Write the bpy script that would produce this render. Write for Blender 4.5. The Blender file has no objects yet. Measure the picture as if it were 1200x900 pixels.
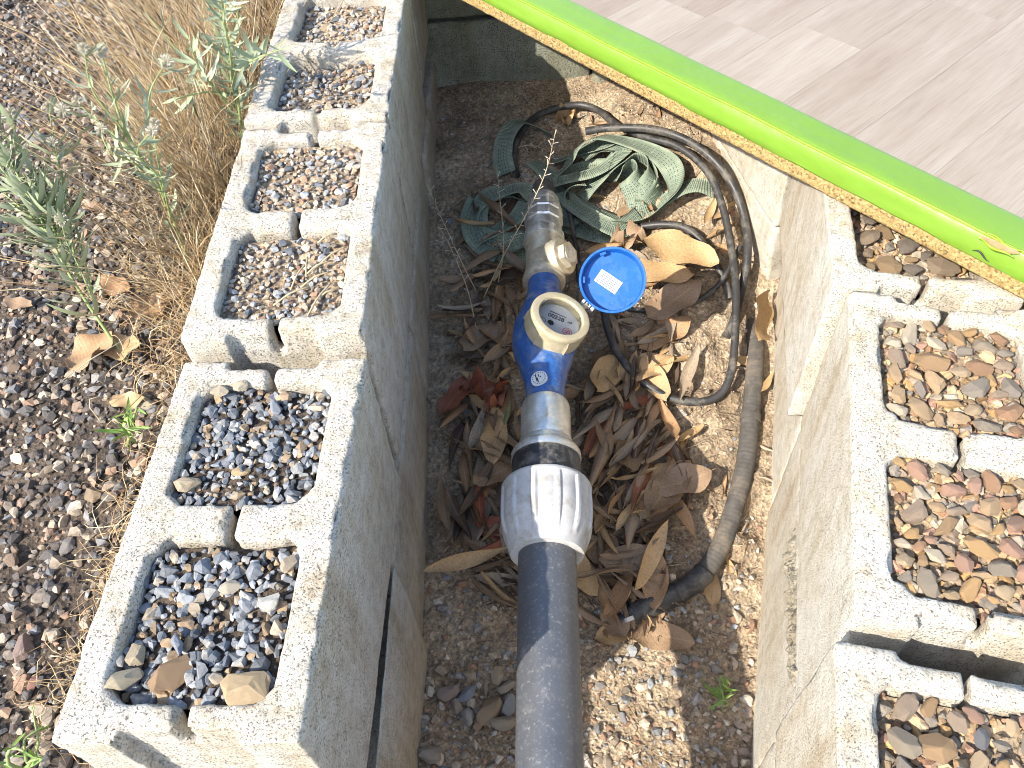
import bpy, bmesh, math, random
import numpy as np
from mathutils import Vector, Matrix

random.seed(7)
RNG = np.random.default_rng(7)
scene = bpy.context.scene
COL = scene.collection

# ------------------------------------------------------------------ camera
CP = np.array([0.1981, -0.182, 0.6536])          # camera position, metres
PITCH, YAW, ROLL, FOC = 0.8856, -0.0789, -0.0795, 964.6
_cp, _sp, _cy, _sy = math.cos(PITCH), math.sin(PITCH), math.cos(YAW), math.sin(YAW)
FW = np.array([_sy*_cp, _cy*_cp, -_sp])
_r = np.array([_cy, -_sy, 0.0]); _u = np.cross(_r, FW)
RT = math.cos(ROLL)*_r + math.sin(ROLL)*_u
UP = -math.sin(ROLL)*_r + math.cos(ROLL)*_u
cam = bpy.data.cameras.new('camera'); cam_o = bpy.data.objects.new('camera', cam); COL.objects.link(cam_o)
m = Matrix.Identity(4)
for i in range(3):
    m[i][0], m[i][1], m[i][2], m[i][3] = RT[i], UP[i], -FW[i], CP[i]
cam_o.matrix_world = m
cam.sensor_width = 36.0; cam.lens = FOC/1200*36.0; cam.clip_start = 0.01; cam.clip_end = 500
scene.camera = cam_o

# ------------------------------------------------------------------ light
SUN_AZ = (0.73, 0.685); SUN_EL = math.radians(40)
world = bpy.data.worlds.new('World'); scene.world = world; world.use_nodes = True
wn = world.node_tree.nodes; wl = world.node_tree.links
sky = wn.new('ShaderNodeTexSky'); sky.sky_type = 'NISHITA'; sky.sun_disc = False
sky.sun_elevation = SUN_EL; sky.dust_density = 1.2
# towards the sun: (-0.73,-0.685); rotation is measured clockwise from +Y
sky.sun_rotation = math.atan2(-SUN_AZ[0], -SUN_AZ[1])
wl.new(sky.outputs[0], wn['Background'].inputs[0]); wn['Background'].inputs[1].default_value = 0.15
sun = bpy.data.lights.new('sun', 'SUN'); sun.energy = 3.5; sun.angle = math.radians(0.5); sun.color = (1.0, 0.93, 0.82)
sun_o = bpy.data.objects.new('sun', sun); COL.objects.link(sun_o)
ld = Vector((SUN_AZ[0]*math.cos(SUN_EL), SUN_AZ[1]*math.cos(SUN_EL), -math.sin(SUN_EL))).normalized()
sun_o.rotation_euler = ld.to_track_quat('-Z', 'Y').to_euler()
scene.view_settings.view_transform = 'Standard'; scene.view_settings.look = 'None'
scene.view_settings.exposure = 1.42; scene.view_settings.gamma = 1.0
scene.view_settings.use_curve_mapping = False
scene.cycles.filter_width = 1.0
scene.cycles.max_bounces = 5; scene.cycles.diffuse_bounces = 3; scene.cycles.glossy_bounces = 2; scene.cycles.transmission_bounces = 3

# ------------------------------------------------------------------ helpers
def at(u, v, z):
    """photo pixel -> the point of the place at height z"""
    d = FW + (u-600)/FOC*RT - (v-450)/FOC*UP
    t = (z-CP[2])/d[2]
    return CP + t*d

_tab_y = [-60, .30, .45, .62, .80, 1.05, 1.40, 60]
_tab_z = [-.52, -.52, -.495, -.45, -.405, -.345, -.28, -.26]
def soil(x, y):
    return float(np.interp(y, _tab_y, _tab_z)) + max(0.0, min(1.0, (x-.30)/.2))*max(0.0, min(.06, (y-.95)*.25))

def on_soil(u, v, h=0.0):
    z = -.45
    for _ in range(12):
        p = at(u, v, z); z = soil(p[0], p[1]) + h
    return at(u, v, z)

def vn(P, s, seed=0):
    """3-D value noise in 0..1"""
    Q = np.asarray(P, float)*s + seed*17.31; I = np.floor(Q).astype(np.int64); F = Q-I; F = F*F*(3-2*F)
    def h(a, b, c):
        n = (a*374761393 + b*668265263 + c*1274126177 + seed*974711) & 0xFFFFFFFF
        n = ((n ^ (n >> 13))*1274126177) & 0xFFFFFFFF
        n = (n ^ (n >> 16)) & 0xFFFFFFFF
        return (n % 65536)/65535.0
    r = 0
    for dx in (0, 1):
        for dy in (0, 1):
            for dz in (0, 1):
                w = (F[:, 0] if dx else 1-F[:, 0])*(F[:, 1] if dy else 1-F[:, 1])*(F[:, 2] if dz else 1-F[:, 2])
                r = r + w*h(I[:, 0]+dx, I[:, 1]+dy, I[:, 2]+dz)
    return r

def fbm(P, s, oct=3, seed=0):
    a, t, r = 1.0, 0.0, 0
    for k in range(oct):
        r = r + a*vn(P, s*2**k, seed+k); t += a; a *= .5
    return r/t

def mesh(name, V, F, smooth=True, uv=None, col=None):
    me = bpy.data.meshes.new(name)
    me.from_pydata([tuple(map(float, v)) for v in V], [], [tuple(int(i) for i in f) for f in F])
    if uv is not None:
        L = me.uv_layers.new(name='UVMap'); li = np.empty(len(me.loops), np.int32); me.loops.foreach_get('vertex_index', li)
        L.data.foreach_set('uv', np.asarray(uv, np.float32)[li].ravel())
    if col is not None:
        c = me.color_attributes.new('tint', 'FLOAT_COLOR', 'POINT')
        cc = np.ones((len(V), 4), np.float32); cc[:, :3] = col; c.data.foreach_set('color', cc.ravel())
    if smooth: me.polygons.foreach_set('use_smooth', np.ones(len(me.polygons), bool))
    me.update(); return me

def obj(name, me, mat=None, parent=None, loc=None, rot=None):
    o = bpy.data.objects.new(name, me); COL.objects.link(o)
    if mat is not None and me is not None and not me.materials: me.materials.append(mat)
    if parent: o.parent = parent
    if loc is not None: o.location = loc
    if rot is not None: o.rotation_euler = rot
    return o

def tag(o, label=None, cat=None, group=None, kind=None):
    if label: o['label'] = label
    if cat: o['category'] = cat
    if group: o['group'] = group
    if kind: o['kind'] = kind
    return o

def thing(name, label, cat, loc=(0, 0, 0), group=None):
    o = obj(name, None, loc=tuple(loc)); o.empty_display_size = .05
    return tag(o, label, cat, group)

def box(V, F, x0, x1, y0, y1, z0, z1):
    b = len(V)
    V += [(x, y, z) for z in (z0, z1) for y in (y0, y1) for x in (x0, x1)]
    F += [tuple(b+i for i in f) for f in ((0, 2, 3, 1), (4, 5, 7, 6), (0, 1, 5, 4), (2, 6, 7, 3), (0, 4, 6, 2), (1, 3, 7, 5))]

def prism(V, F, pts, z0, z1):
    b = len(V); n = len(pts)
    V += [(x, y, z0) for x, y in pts] + [(x, y, z1) for x, y in pts]
    F += [tuple(b+i for i in reversed(range(n))), tuple(b+n+i for i in range(n))]
    F += [(b+i, b+(i+1) % n, b+n+(i+1) % n, b+n+i) for i in range(n)]

def frame(n, up=(0, 1, 0)):
    """matrix columns ex, ey, n"""
    n = np.array(n, float); n /= np.linalg.norm(n); up = np.array(up, float)
    ey = up - (up@n)*n; ey /= np.linalg.norm(ey); ex = np.cross(ey, n)
    return np.stack([ex, ey, n], 1)

def mat4(M, o):
    R = Matrix.Identity(4)
    for i in range(3):
        for j in range(3): R[i][j] = M[i, j]
        R[i][3] = o[i]
    return R

def lathe(prof, n=32, facets=None, cap=True):
    """profile [(r, h)] round local z; facets(angle, r, h) may change r"""
    V, F = [], []
    for r, h in prof:
        for k in range(n):
            a = 2*math.pi*k/n; rr = facets(a, r, h) if facets else r
            V.append((rr*math.cos(a), rr*math.sin(a), h))
    for i in range(len(prof)-1):
        for k in range(n):
            F.append((i*n+k, i*n+(k+1) % n, (i+1)*n+(k+1) % n, (i+1)*n+k))
    if cap:
        F.append(tuple(reversed(range(n)))); F.append(tuple((len(prof)-1)*n+k for k in range(n)))
    return V, F

def sharp(me, deg=35):
    try: me.set_sharp_from_angle(angle=math.radians(deg))
    except Exception: pass
    return me

def catmull(P, step=.006):
    P = np.asarray(P, float)
    Q = np.vstack([2*P[0]-P[1], P, 2*P[-1]-P[-2]]); out = []
    for i in range(1, len(Q)-2):
        n = max(2, int(np.linalg.norm(Q[i+1][:3]-Q[i][:3])/step))
        t = np.linspace(0, 1, n, endpoint=False)[:, None]
        p0, p1, p2, p3 = Q[i-1], Q[i], Q[i+1], Q[i+2]
        out.append(.5*((2*p1)+(-p0+p2)*t+(2*p0-5*p1+4*p2-p3)*t**2+(-p0+3*p1-3*p2+p3)*t**3))
    out.append(P[-1:]); return np.vstack(out)

def tube(P, rad, n=10, cap=True, step=.006, resample=True):
    C = catmull(P, step) if resample else np.asarray(P, float)
    T = np.gradient(C, axis=0); T /= np.linalg.norm(T, axis=1)[:, None]+1e-12
    N = np.cross(T[0], [0.3, .2, 1]); N /= np.linalg.norm(N)
    s = np.concatenate([[0], np.cumsum(np.linalg.norm(np.diff(C, axis=0), axis=1))])
    V, F, UV = [], [], []
    for i in range(len(C)):
        N = N - (N@T[i])*T[i]; N /= np.linalg.norm(N); B = np.cross(T[i], N)
        r = rad(s[i]/s[-1], s[i]) if callable(rad) else rad
        for k in range(n):
            a = 2*math.pi*k/n
            V.append(C[i]+r*(math.cos(a)*N+math.sin(a)*B)); UV.append((k/n, s[i]))
    for i in range(len(C)-1):
        for k in range(n):
            F.append((i*n+k, i*n+(k+1) % n, (i+1)*n+(k+1) % n, (i+1)*n+k))
    if cap:
        F.append(tuple(reversed(range(n)))); F.append(tuple((len(C)-1)*n+k for k in range(n)))
    return V, F, UV

def merge(parts):
    V, F, o = [], [], 0
    for v, f in parts:
        V += list(v); F += [tuple(i+o for i in q) for q in f]; o += len(v)
    return V, F

# ------------------------------------------------------------------ materials
def new_mat(name, rough=.8):
    mt = bpy.data.materials.new(name); mt.use_nodes = True
    b = mt.node_tree.nodes['Principled BSDF']; b.inputs['Roughness'].default_value = rough
    return mt, mt.node_tree.nodes, mt.node_tree.links, b

def noise_node(N, L, scale, detail=4, rough=.6, coord='Object', vec=None):
    t = N.new('ShaderNodeTexNoise'); t.inputs['Scale'].default_value = scale
    t.inputs['Detail'].default_value = detail; t.inputs['Roughness'].default_value = rough
    if vec is None:
        c = N.new('ShaderNodeTexCoord'); vec = c.outputs[coord]
    L.new(vec, t.inputs['Vector']); return t

def ramp(N, L, fac, stops, interp='LINEAR'):
    r = N.new('ShaderNodeValToRGB'); r.color_ramp.interpolation = interp
    e = r.color_ramp.elements
    while len(e) < len(stops): e.new(.5)
    for q, (p, c) in zip(e, stops):
        q.position = p; q.color = (*c, 1) if len(c) == 3 else c
    L.new(fac, r.inputs[0]); return r

def mix(N, L, fac, a, b, mode='MIX'):
    x = N.new('ShaderNodeMix'); x.data_type = 'RGBA'; x.blend_type = mode
    for k, v in ((0, fac), (6, a), (7, b)):
        if isinstance(v, (int, float)): x.inputs[k].default_value = v
        elif isinstance(v, tuple): x.inputs[k].default_value = (*v, 1)
        else: L.new(v, x.inputs[k])
    return x.outputs[2]

def bump(N, L, b, h, strength=.4, dist=.002, prev=None):
    n = N.new('ShaderNodeBump'); n.inputs['Strength'].default_value = strength; n.inputs['Distance'].default_value = dist
    L.new(h, n.inputs['Height'])
    if prev is not None: L.new(prev, n.inputs['Normal'])
    L.new(n.outputs[0], b.inputs['Normal']); return n.outputs[0]

def math_n(N, L, op, a, b=None):
    x = N.new('ShaderNodeMath'); x.operation = op
    for k, v in enumerate((a, b)):
        if v is None: continue
        if isinstance(v, (int, float)): x.inputs[k].default_value = v
        else: L.new(v, x.inputs[k])
    return x.outputs[0]

def mat_concrete(name, base, stain, pit=.35, speck=420):
    mt, N, L, b = new_mat(name, .93)
    big = noise_node(N, L, 7, 5); mid = noise_node(N, L, 60, 5, .7); fine = noise_node(N, L, speck, 3, .75)
    c = ramp(N, L, big.outputs[0], [(.3, stain), (.62, base)]).outputs[0]
    c2 = ramp(N, L, mid.outputs[0], [(.3, (.72, .70, .66)), (.55, (1, 1, 1)), (.75, (1.08, 1.06, 1.02))]).outputs[0]
    c = mix(N, L, 1.0, c, c2, 'MULTIPLY')
    sp = ramp(N, L, fine.outputs[0], [(.33, (.26, .25, .24)), (.45, (.80, .79, .78)), (.54, (1, 1, 1)), (.8, (1.1, 1.08, 1.05))]).outputs[0]  # pits darkened in the colour too, standing in for shade inside them
    pf = ramp(N, L, noise_node(N, L, 22, 4, .7).outputs[0], [(.36, (pit*.5,)*3), (.62, (min(1, pit*2.4),)*3)]).outputs[0]
    c = mix(N, L, pf, c, mix(N, L, 1.0, c, sp, 'MULTIPLY'))
    c = mix(N, L, 1.0, c, ramp(N, L, noise_node(N, L, 13, 6, .75).outputs[0], [(.30, (.74, .69, .61)), (.42, (.96, .945, .915)), (.55, (1, 1, 1))]).outputs[0], 'MULTIPLY')
    co = N.new('ShaderNodeTexCoord'); mp = N.new('ShaderNodeMapping'); mp.inputs['Scale'].default_value = (26, 26, 2.2); L.new(co.outputs['Object'], mp.inputs['Vector'])
    stn = noise_node(N, L, 1.0, 4, .6, vec=mp.outputs[0])
    c = mix(N, L, 1.0, c, ramp(N, L, stn.outputs[0], [(.30, (.80, .73, .62)), (.46, (.97, .95, .92)), (.6, (1, 1, 1))]).outputs[0], 'MULTIPLY')
    L.new(c, b.inputs['Base Color'])
    pt = ramp(N, L, fine.outputs[0], [(.28, (0, 0, 0)), (.42, (.82, .82, .82)), (.8, (1, 1, 1))]).outputs[0]
    p = bump(N, L, b, pt, .95, .0028)
    bump(N, L, b, mid.outputs[0], .35, .004, p)
    return mt

def mat_tint(name, rough=.85, nscale=220, amp=.35, bs=.5):
    """stones: each pebble's own colour in 'tint' with a mineral mottle"""
    mt, N, L, b = new_mat(name, rough)
    a = N.new('ShaderNodeAttribute'); a.attribute_name = 'tint'
    n = noise_node(N, L, nscale, 4, .65)
    g = ramp(N, L, n.outputs[0], [(.25, (1-amp,)*3), (.5, (1, 1, 1)), (.75, (1+amp, 1+amp, 1+amp*.9))]).outputs[0]
    L.new(mix(N, L, 1.0, a.outputs[0], g, 'MULTIPLY'), b.inputs['Base Color'])
    bump(N, L, b, n.outputs[0], bs, .002); return mt

def mat_plain(name, col, rough=.5, metal=0., var=.25, scale=40, dirt=None, bumpd=.0006, coat=0.):
    mt, N, L, b = new_mat(name, rough); b.inputs['Metallic'].default_value = metal
    n = noise_node(N, L, scale, 5, .65)
    lo = tuple(c*(1-var) for c in col); hi = tuple(min(1, c*(1+var)) for c in col)
    c = ramp(N, L, n.outputs[0], [(.3, lo), (.7, hi)]).outputs[0]
    if dirt:
        n2 = noise_node(N, L, scale*.6, 6, .72)
        f = ramp(N, L, n2.outputs[0], [(.48, (0, 0, 0)), (.68, (1, 1, 1))]).outputs[0]
        c = mix(N, L, f, c, dirt)
        rr = N.new('ShaderNodeMapRange'); L.new(f, rr.inputs[0]); rr.inputs[3].default_value = rough; rr.inputs[4].default_value = .9
        L.new(rr.outputs[0], b.inputs['Roughness'])
    L.new(c, b.inputs['Base Color'])
    if coat: b.inputs['Coat Weight'].default_value = coat
    n3 = noise_node(N, L, scale*6, 4, .6)
    bump(N, L, b, n3.outputs[0], .5, bumpd); return mt

M = {}
M['block'] = mat_concrete('concrete_block', (.545, .515, .455), (.46, .42, .35), .36, 430)
M['block_smooth'] = mat_concrete('moulded_concrete', (.56, .53, .465), (.46, .42, .35), .26, 480)
M['block_right'] = mat_concrete('weathered_concrete', (.575, .545, .475), (.50, .44, .345), .30, 460)
M['block_back'] = mat_concrete('green_grey_concrete', (.30, .31, .25), (.20, .22, .17), .5, 330)  # darker, greener base than the side walls
M['stone'] = mat_tint('gravel_stone')
M['stone_big'] = mat_tint('field_stone', .8, 90, .4, .7)
def mat_pipe():
    mt, N, L, b = new_mat('dusty_black_pipe', .42)
    n1 = noise_node(N, L, 18, 4, .6); n2 = noise_node(N, L, 260, 4, .75); n3 = noise_node(N, L, 60, 5, .75)
    c = ramp(N, L, n1.outputs[0], [(.3, (.050, .055, .066)), (.7, (.078, .083, .092))]).outputs[0]
    c = mix(N, L, ramp(N, L, n2.outputs[0], [(.56, (0, 0, 0)), (.70, (.6, .6, .6))]).outputs[0], c, (.30, .29, .26))
    c = mix(N, L, ramp(N, L, n3.outputs[0], [(.56, (0, 0, 0)), (.72, (.45, .45, .45))]).outputs[0], c, (.24, .23, .21))
    L.new(c, b.inputs['Base Color']); b.inputs['Specular IOR Level'].default_value = 1.0
    L.new(ramp(N, L, n3.outputs[0], [(.4, (.40,)*3), (.7, (.55,)*3)]).outputs[0], b.inputs['Roughness'])
    bump(N, L, b, n3.outputs[0], .3, .0008); return mt
M['pipe'] = mat_pipe()
M['nut'] = mat_plain('white_plastic', (.45, .445, .43), .42, 0, .14, 60, (.31, .275, .215), .0004)
M['black_plastic'] = mat_plain('black_plastic', (.018, .018, .02), .4, 0, .3, 60, (.15, .14, .12))
M['zinc'] = mat_plain('dull_zinc', (.70, .70, .67), .33, .85, .2, 60, (.46, .43, .36), .0008)
M['old_brass'] = mat_plain('dusty_brass', (.68, .61, .46), .38, .7, .2, 70, (.46, .41, .31), .0010)
M['ring'] = mat_plain('pale_brass_ring', (.48, .41, .26), .55, .2, .15, 70, (.38, .33, .23), .0008)
M['blue_paint'] = mat_plain('blue_enamel', (.022, .090, .29), .32, 0, .3, 50, (.17, .20, .25), .0012, .2)
M['lid'] = mat_plain('blue_plastic', (.003, .088, .36), .36, 0, .12, 60, (.016, .11, .34), .0003)
M['paper'] = mat_plain('white_paper', (.56, .575, .57), .6, 0, .04, 60)
M['ink'] = mat_plain('black_ink', (.02, .02, .025), .6, 0, .05, 60)
M['faint_ink'] = mat_plain('grey_print', (.11, .14, .17), .6, 0, .05, 60)
M['red_ink'] = mat_plain('red_ink', (.55, .06, .07), .6, 0, .05, 60)
M['hinge'] = mat_plain('pale_plastic', (.62, .64, .64), .4, 0, .1, 60)
M['hose'] = mat_plain('dusty_black_hose', (.035, .034, .034), .45, 0, .3, 40, (.16, .145, .12))
M['conduit'] = mat_plain('dusty_grey_conduit', (.075, .068, .060), .75, 0, .35, 40, (.17, .14, .105))
M['twig'] = mat_plain('dry_stem', (.42, .33, .2), .8, 0, .25, 60)
M['chip'] = None
M['mortar'] = mat_concrete('void_shade_mortar', (.30, .275, .22), (.22, .195, .15), .5, 300)  # dark base colour stands in for the shade of an open void
# glass over the dial
mt, N, L, b = new_mat('meter_glass', .03); b.inputs['Transmission Weight'].default_value = 1.0; b.inputs['IOR'].default_value = 1.12; M['glass'] = mt
# chipboard edge
mt, N, L, b = new_mat('raw_chipboard', .9)
v = N.new('ShaderNodeTexVoronoi'); v.inputs['Scale'].default_value = 420
c0 = N.new('ShaderNodeTexCoord'); L.new(c0.outputs['Object'], v.inputs['Vector'])
n = noise_node(N, L, 160, 5, .7)
c = ramp(N, L, v.outputs['Color'], [(.12, (.13, .08, .03)), (.35, (.28, .185, .065)), (.7, (.37, .255, .10)), (.95, (.43, .32, .15))]).outputs[0]
c = mix(N, L, 1.0, c, ramp(N, L, n.outputs[0], [(.3, (.6, .55, .45)), (.5, (1, 1, 1))]).outputs[0], 'MULTIPLY')
L.new(c, b.inputs['Base Color']); bump(N, L, b, n.outputs[0], .8, .003); M['chip'] = mt
# green vinyl
mt, N, L, b = new_mat('green_vinyl', .38)
n = noise_node(N, L, 9, 4); n2 = noise_node(N, L, 300, 3, .7); n4 = noise_node(N, L, 30, 6, .75)
c = ramp(N, L, n.outputs[0], [(.3, (.140, .255, .024)), (.7, (.156, .280, .030))]).outputs[0]
c = mix(N, L, ramp(N, L, n2.outputs[0], [(.25, (1, 1, 1)), (.30, (0, 0, 0))]).outputs[0], c, (.05, .12, .01))
c = mix(N, L, ramp(N, L, n4.outputs[0], [(.58, (0, 0, 0)), (.8, (.35, .35, .35))]).outputs[0], c, (.22, .36, .08))
L.new(c, b.inputs['Base Color']); bump(N, L, b, n.outputs[0], .25, .02); M['vinyl'] = mt
M['vinyl_line'] = mat_plain('worn_vinyl_crease', (.20, .33, .012), .4, 0, .1, 60)
M['tear'] = mat_plain('bare_wood', (.45, .25, .11), .9, 0, .3, 90)
# laminate: pale printed wood
def mat_laminate():
    mt, N, L, b = new_mat('pale_laminate', .55)
    co = N.new('ShaderNodeTexCoord'); mp = N.new('ShaderNodeMapping'); mp.inputs['Scale'].default_value = (3.0, 34, 1)
    oi = N.new('ShaderNodeObjectInfo')
    add = N.new('ShaderNodeVectorMath'); add.operation = 'ADD'; L.new(co.outputs['Object'], mp.inputs['Vector'])
    cb = N.new('ShaderNodeCombineXYZ'); r10 = math_n(N, L, 'MULTIPLY', oi.outputs['Random'], 37.0)
    L.new(r10, cb.inputs[0]); L.new(r10, cb.inputs[1]); L.new(mp.outputs[0], add.inputs[0]); L.new(cb.outputs[0], add.inputs[1])
    g = noise_node(N, L, 1.0, 7, .72, vec=add.outputs[0]); g.inputs['Distortion'].default_value = .6
    wood = ramp(N, L, g.outputs[0], [(.25, (.232, .178, .132)), (.42, (.282, .234, .180)), (.56, (.308, .264, .208)), (.75, (.345, .308, .250))]).outputs[0]
    mp2 = N.new('ShaderNodeMapping'); mp2.inputs['Scale'].default_value = (14, 420, 1); L.new(co.outputs['Object'], mp2.inputs['Vector'])
    fg = noise_node(N, L, 1.0, 3, .7, vec=mp2.outputs[0])
    wood = mix(N, L, 1.0, wood, ramp(N, L, fg.outputs[0], [(.3, (.84, .80, .77)), (.5, (1, 1, 1)), (.75, (1.06, 1.06, 1.06))]).outputs[0], 'MULTIPLY')
    big = noise_node(N, L, 4, 4)
    wood = mix(N, L, 1.0, wood, ramp(N, L, big.outputs[0], [(.3, (.92, .88, .86)), (.7, (1.03, 1.02, 1.02))]).outputs[0], 'MULTIPLY')
    tone = ramp(N, L, oi.outputs['Random'], [(0, (.90, .855, .83)), (.35, (.97, .95, .94)), (.65, (1, 1, 1)), (1, (1.07, 1.075, 1.075))]).outputs[0]
    wood = mix(N, L, 1.0, wood, tone, 'MULTIPLY')
    dn = noise_node(N, L, 90, 6, .8)
    wood = mix(N, L, ramp(N, L, dn.outputs[0], [(.62, (0, 0, 0)), (.8, (.7, .7, .7))]).outputs[0], wood, (.26, .205, .14))
    d2 = noise_node(N, L, 170, 2, .5)
    wood = mix(N, L, ramp(N, L, d2.outputs[0], [(.24, (1, 1, 1)), (.265, (0, 0, 0))]).outputs[0], wood, (.10, .06, .04))
    L.new(wood, b.inputs['Base Color']); bump(N, L, b, g.outputs[0], .12, .001); return mt
M['laminate'] = mat_laminate()
# soil
def mat_soil(name, a, c_, d):
    mt, N, L, b = new_mat(name, .97)
    n1 = noise_node(N, L, 9, 6, .7); n2 = noise_node(N, L, 130, 5, .75); v = N.new('ShaderNodeTexVoronoi'); v.inputs['Scale'].default_value = 190
    co = N.new('ShaderNodeTexCoord'); L.new(co.outputs['Object'], v.inputs['Vector'])
    c = ramp(N, L, n1.outputs[0], [(.28, a), (.5, c_), (.72, d)]).outputs[0]
    c = mix(N, L, 1.0, c, ramp(N, L, n2.outputs[0], [(.3, (.45, .42, .4)), (.5, (.95, .95, .95)), (.72, (1.5, 1.45, 1.4))]).outputs[0], 'MULTIPLY')
    bw = N.new('ShaderNodeRGBToBW'); L.new(v.outputs['Color'], bw.inputs[0])
    c = mix(N, L, 1.0, c, ramp(N, L, bw.outputs[0], [(.2, (.72, .72, .72)), (.8, (1.25, 1.22, 1.18))]).outputs[0], 'MULTIPLY')
    L.new(c, b.inputs['Base Color'])
    p = bump(N, L, b, n2.outputs[0], .8, .006); bump(N, L, b, v.outputs['Distance'], .6, .004, p); return mt
M['soil'] = mat_soil('dry_earth', (.17, .122, .078), (.345, .268, .182), (.54, .445, .32))
M['gravel_bed'] = mat_soil('gravel_bed', (.045, .034, .026), (.085, .064, .047), (.16, .12, .085))  # darkened so the gaps between stones look deeply shaded
# dry leaves
def mat_leaf(name, stops):
    mt, N, L, b = new_mat(name, .62)
    oi = N.new('ShaderNodeObjectInfo'); uv = N.new('ShaderNodeUVMap')
    c = ramp(N, L, oi.outputs['Random'], stops).outputs[0]
    n = noise_node(N, L, 45, 5, .7); n2 = noise_node(N, L, 250, 3, .6)
    c = mix(N, L, 1.0, c, ramp(N, L, n.outputs[0], [(.28, (.50, .42, .36)), (.48, (1, 1, 1)), (.72, (1.32, 1.25, 1.12))]).outputs[0], 'MULTIPLY')
    c = mix(N, L, ramp(N, L, n2.outputs[0], [(.25, (.8, .8, .8)), (.33, (0, 0, 0))]).outputs[0], c, (.05, .03, .02))
    sx = N.new('ShaderNodeSeparateXYZ'); L.new(uv.outputs[0], sx.inputs[0])
    mid = math_n(N, L, 'ABSOLUTE', math_n(N, L, 'SUBTRACT', sx.outputs[1], .5))
    vein = ramp(N, L, mid, [(.0, (1, 1, 1)), (.045, (0, 0, 0))]).outputs[0]
    c = mix(N, L, math_n(N, L, 'MULTIPLY', vein, .4), c, (.42, .30, .17))
    # side veins
    w = math_n(N, L, 'SINE', math_n(N, L, 'ADD', math_n(N, L, 'MULTIPLY', sx.outputs[0], 90), math_n(N, L, 'MULTIPLY', mid, -38)))
    bump(N, L, b, w, .10, .0005)
    L.new(c, b.inputs['Base Color']); b.inputs['Subsurface Weight'].default_value = 0
    return mt
M['leaf_dark'] = mat_leaf('dark_brown_leaf', [(0, (.065, .042, .028)), (1, (.11, .070, .044))])
M['leaf'] = mat_leaf('brown_leaf', [(0, (.205, .130, .072)), (.5, (.29, .196, .118)), (1, (.25, .172, .11))])
M['leaf_grey'] = mat_leaf('grey_brown_leaf', [(0, (.22, .168, .12)), (1, (.33, .262, .188))])
M['leaf_russet'] = mat_leaf('russet_leaf', [(0, (.28, .16, .08)), (1, (.34, .21, .11))])
M['leaf_tan'] = mat_leaf('tan_leaf', [(0, (.38, .25, .12)), (1, (.44, .305, .165))])
M['leaf_red'] = mat_leaf('red_leaf', [(0, (.22, .065, .035)), (1, (.27, .10, .05))])
M['leaf_green'] = mat_leaf('faded_green_leaf', [(0, (.15, .165, .075)), (1, (.20, .20, .10))])
# live foliage
def mat_green(name, a, c_):
    mt, N, L, b = new_mat(name, .6)
    oi = N.new('ShaderNodeObjectInfo'); c = ramp(N, L, oi.outputs['Random'], [(0, a), (1, c_)]).outputs[0]
    n = noise_node(N, L, 120, 3); c = mix(N, L, 1.0, c, ramp(N, L, n.outputs[0], [(.3, (.75, .78, .7)), (.7, (1.2, 1.2, 1.15))]).outputs[0], 'MULTIPLY')
    L.new(c, b.inputs['Base Color']); b.inputs['Transmission Weight'].default_value = 0
    return mt
M['grey_green'] = mat_green('grey_green_leaf', (.24, .28, .17), (.40, .43, .30))
M['bright_green'] = mat_green('bright_green_leaf', (.14, .25, .05), (.24, .36, .09))
M['stem_green'] = mat_green('green_stem', (.22, .28, .10), (.26, .31, .13))
M['fluff'] = mat_plain('seed_fluff', (.55, .50, .39), .9, 0, .12, 90)
M['straw'] = mat_tint('dry_straw', .75, 60, .25, .1)
# webbing
mt, N, L, b = new_mat('green_webbing', .85)
uv = N.new('ShaderNodeUVMap'); sx = N.new('ShaderNodeSeparateXYZ'); L.new(uv.outputs[0], sx.inputs[0])
n = noise_node(N, L, 35, 5, .7)
c = ramp(N, L, n.outputs[0], [(.3, (.15, .19, .14)), (.55, (.215, .258, .19)), (.75, (.34, .37, .265))]).outputs[0]
dash = math_n(N, L, 'GREATER_THAN', math_n(N, L, 'FRACT', math_n(N, L, 'MULTIPLY', sx.outputs[0], 125)), .42)
rows = None
for r in (.30, .43, .57, .70):
    q = math_n(N, L, 'LESS_THAN', math_n(N, L, 'ABSOLUTE', math_n(N, L, 'SUBTRACT', sx.outputs[1], r)), .016)
    rows = q if rows is None else math_n(N, L, 'MAXIMUM', rows, q)
c = mix(N, L, math_n(N, L, 'MULTIPLY', math_n(N, L, 'MULTIPLY', dash, rows), .85), c, (.015, .05, .06))
L.new(c, b.inputs['Base Color'])
wv = math_n(N, L, 'SINE', math_n(N, L, 'MULTIPLY', sx.outputs[0], 1900))
bump(N, L, b, wv, .55, .0008); M['strap'] = mt
#PART2
# ------------------------------------------------------------------ fast meshes
def fast_mesh(name, V, F, smooth=False, col=None, uv=None):
    V = np.asarray(V, np.float32); F = np.asarray(F, np.int32); k = F.shape[1]
    me = bpy.data.meshes.new(name); me.vertices.add(len(V)); me.vertices.foreach_set('co', V.ravel())
    me.loops.add(F.size); me.loops.foreach_set('vertex_index', F.ravel())
    me.polygons.add(len(F)); me.polygons.foreach_set('loop_start', np.arange(len(F), dtype=np.int32)*k)
    if col is not None:
        c = me.color_attributes.new('tint', 'FLOAT_COLOR', 'POINT'); cc = np.ones((len(V), 4), np.float32); cc[:, :3] = col
        c.data.foreach_set('color', cc.ravel())
    if uv is not None:
        Lr = me.uv_layers.new(name='UVMap'); Lr.data.foreach_set('uv', np.asarray(uv, np.float32)[F.ravel()].ravel())
    me.polygons.foreach_set('use_smooth', np.full(len(F), smooth))
    me.update(calc_edges=True); return me

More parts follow.
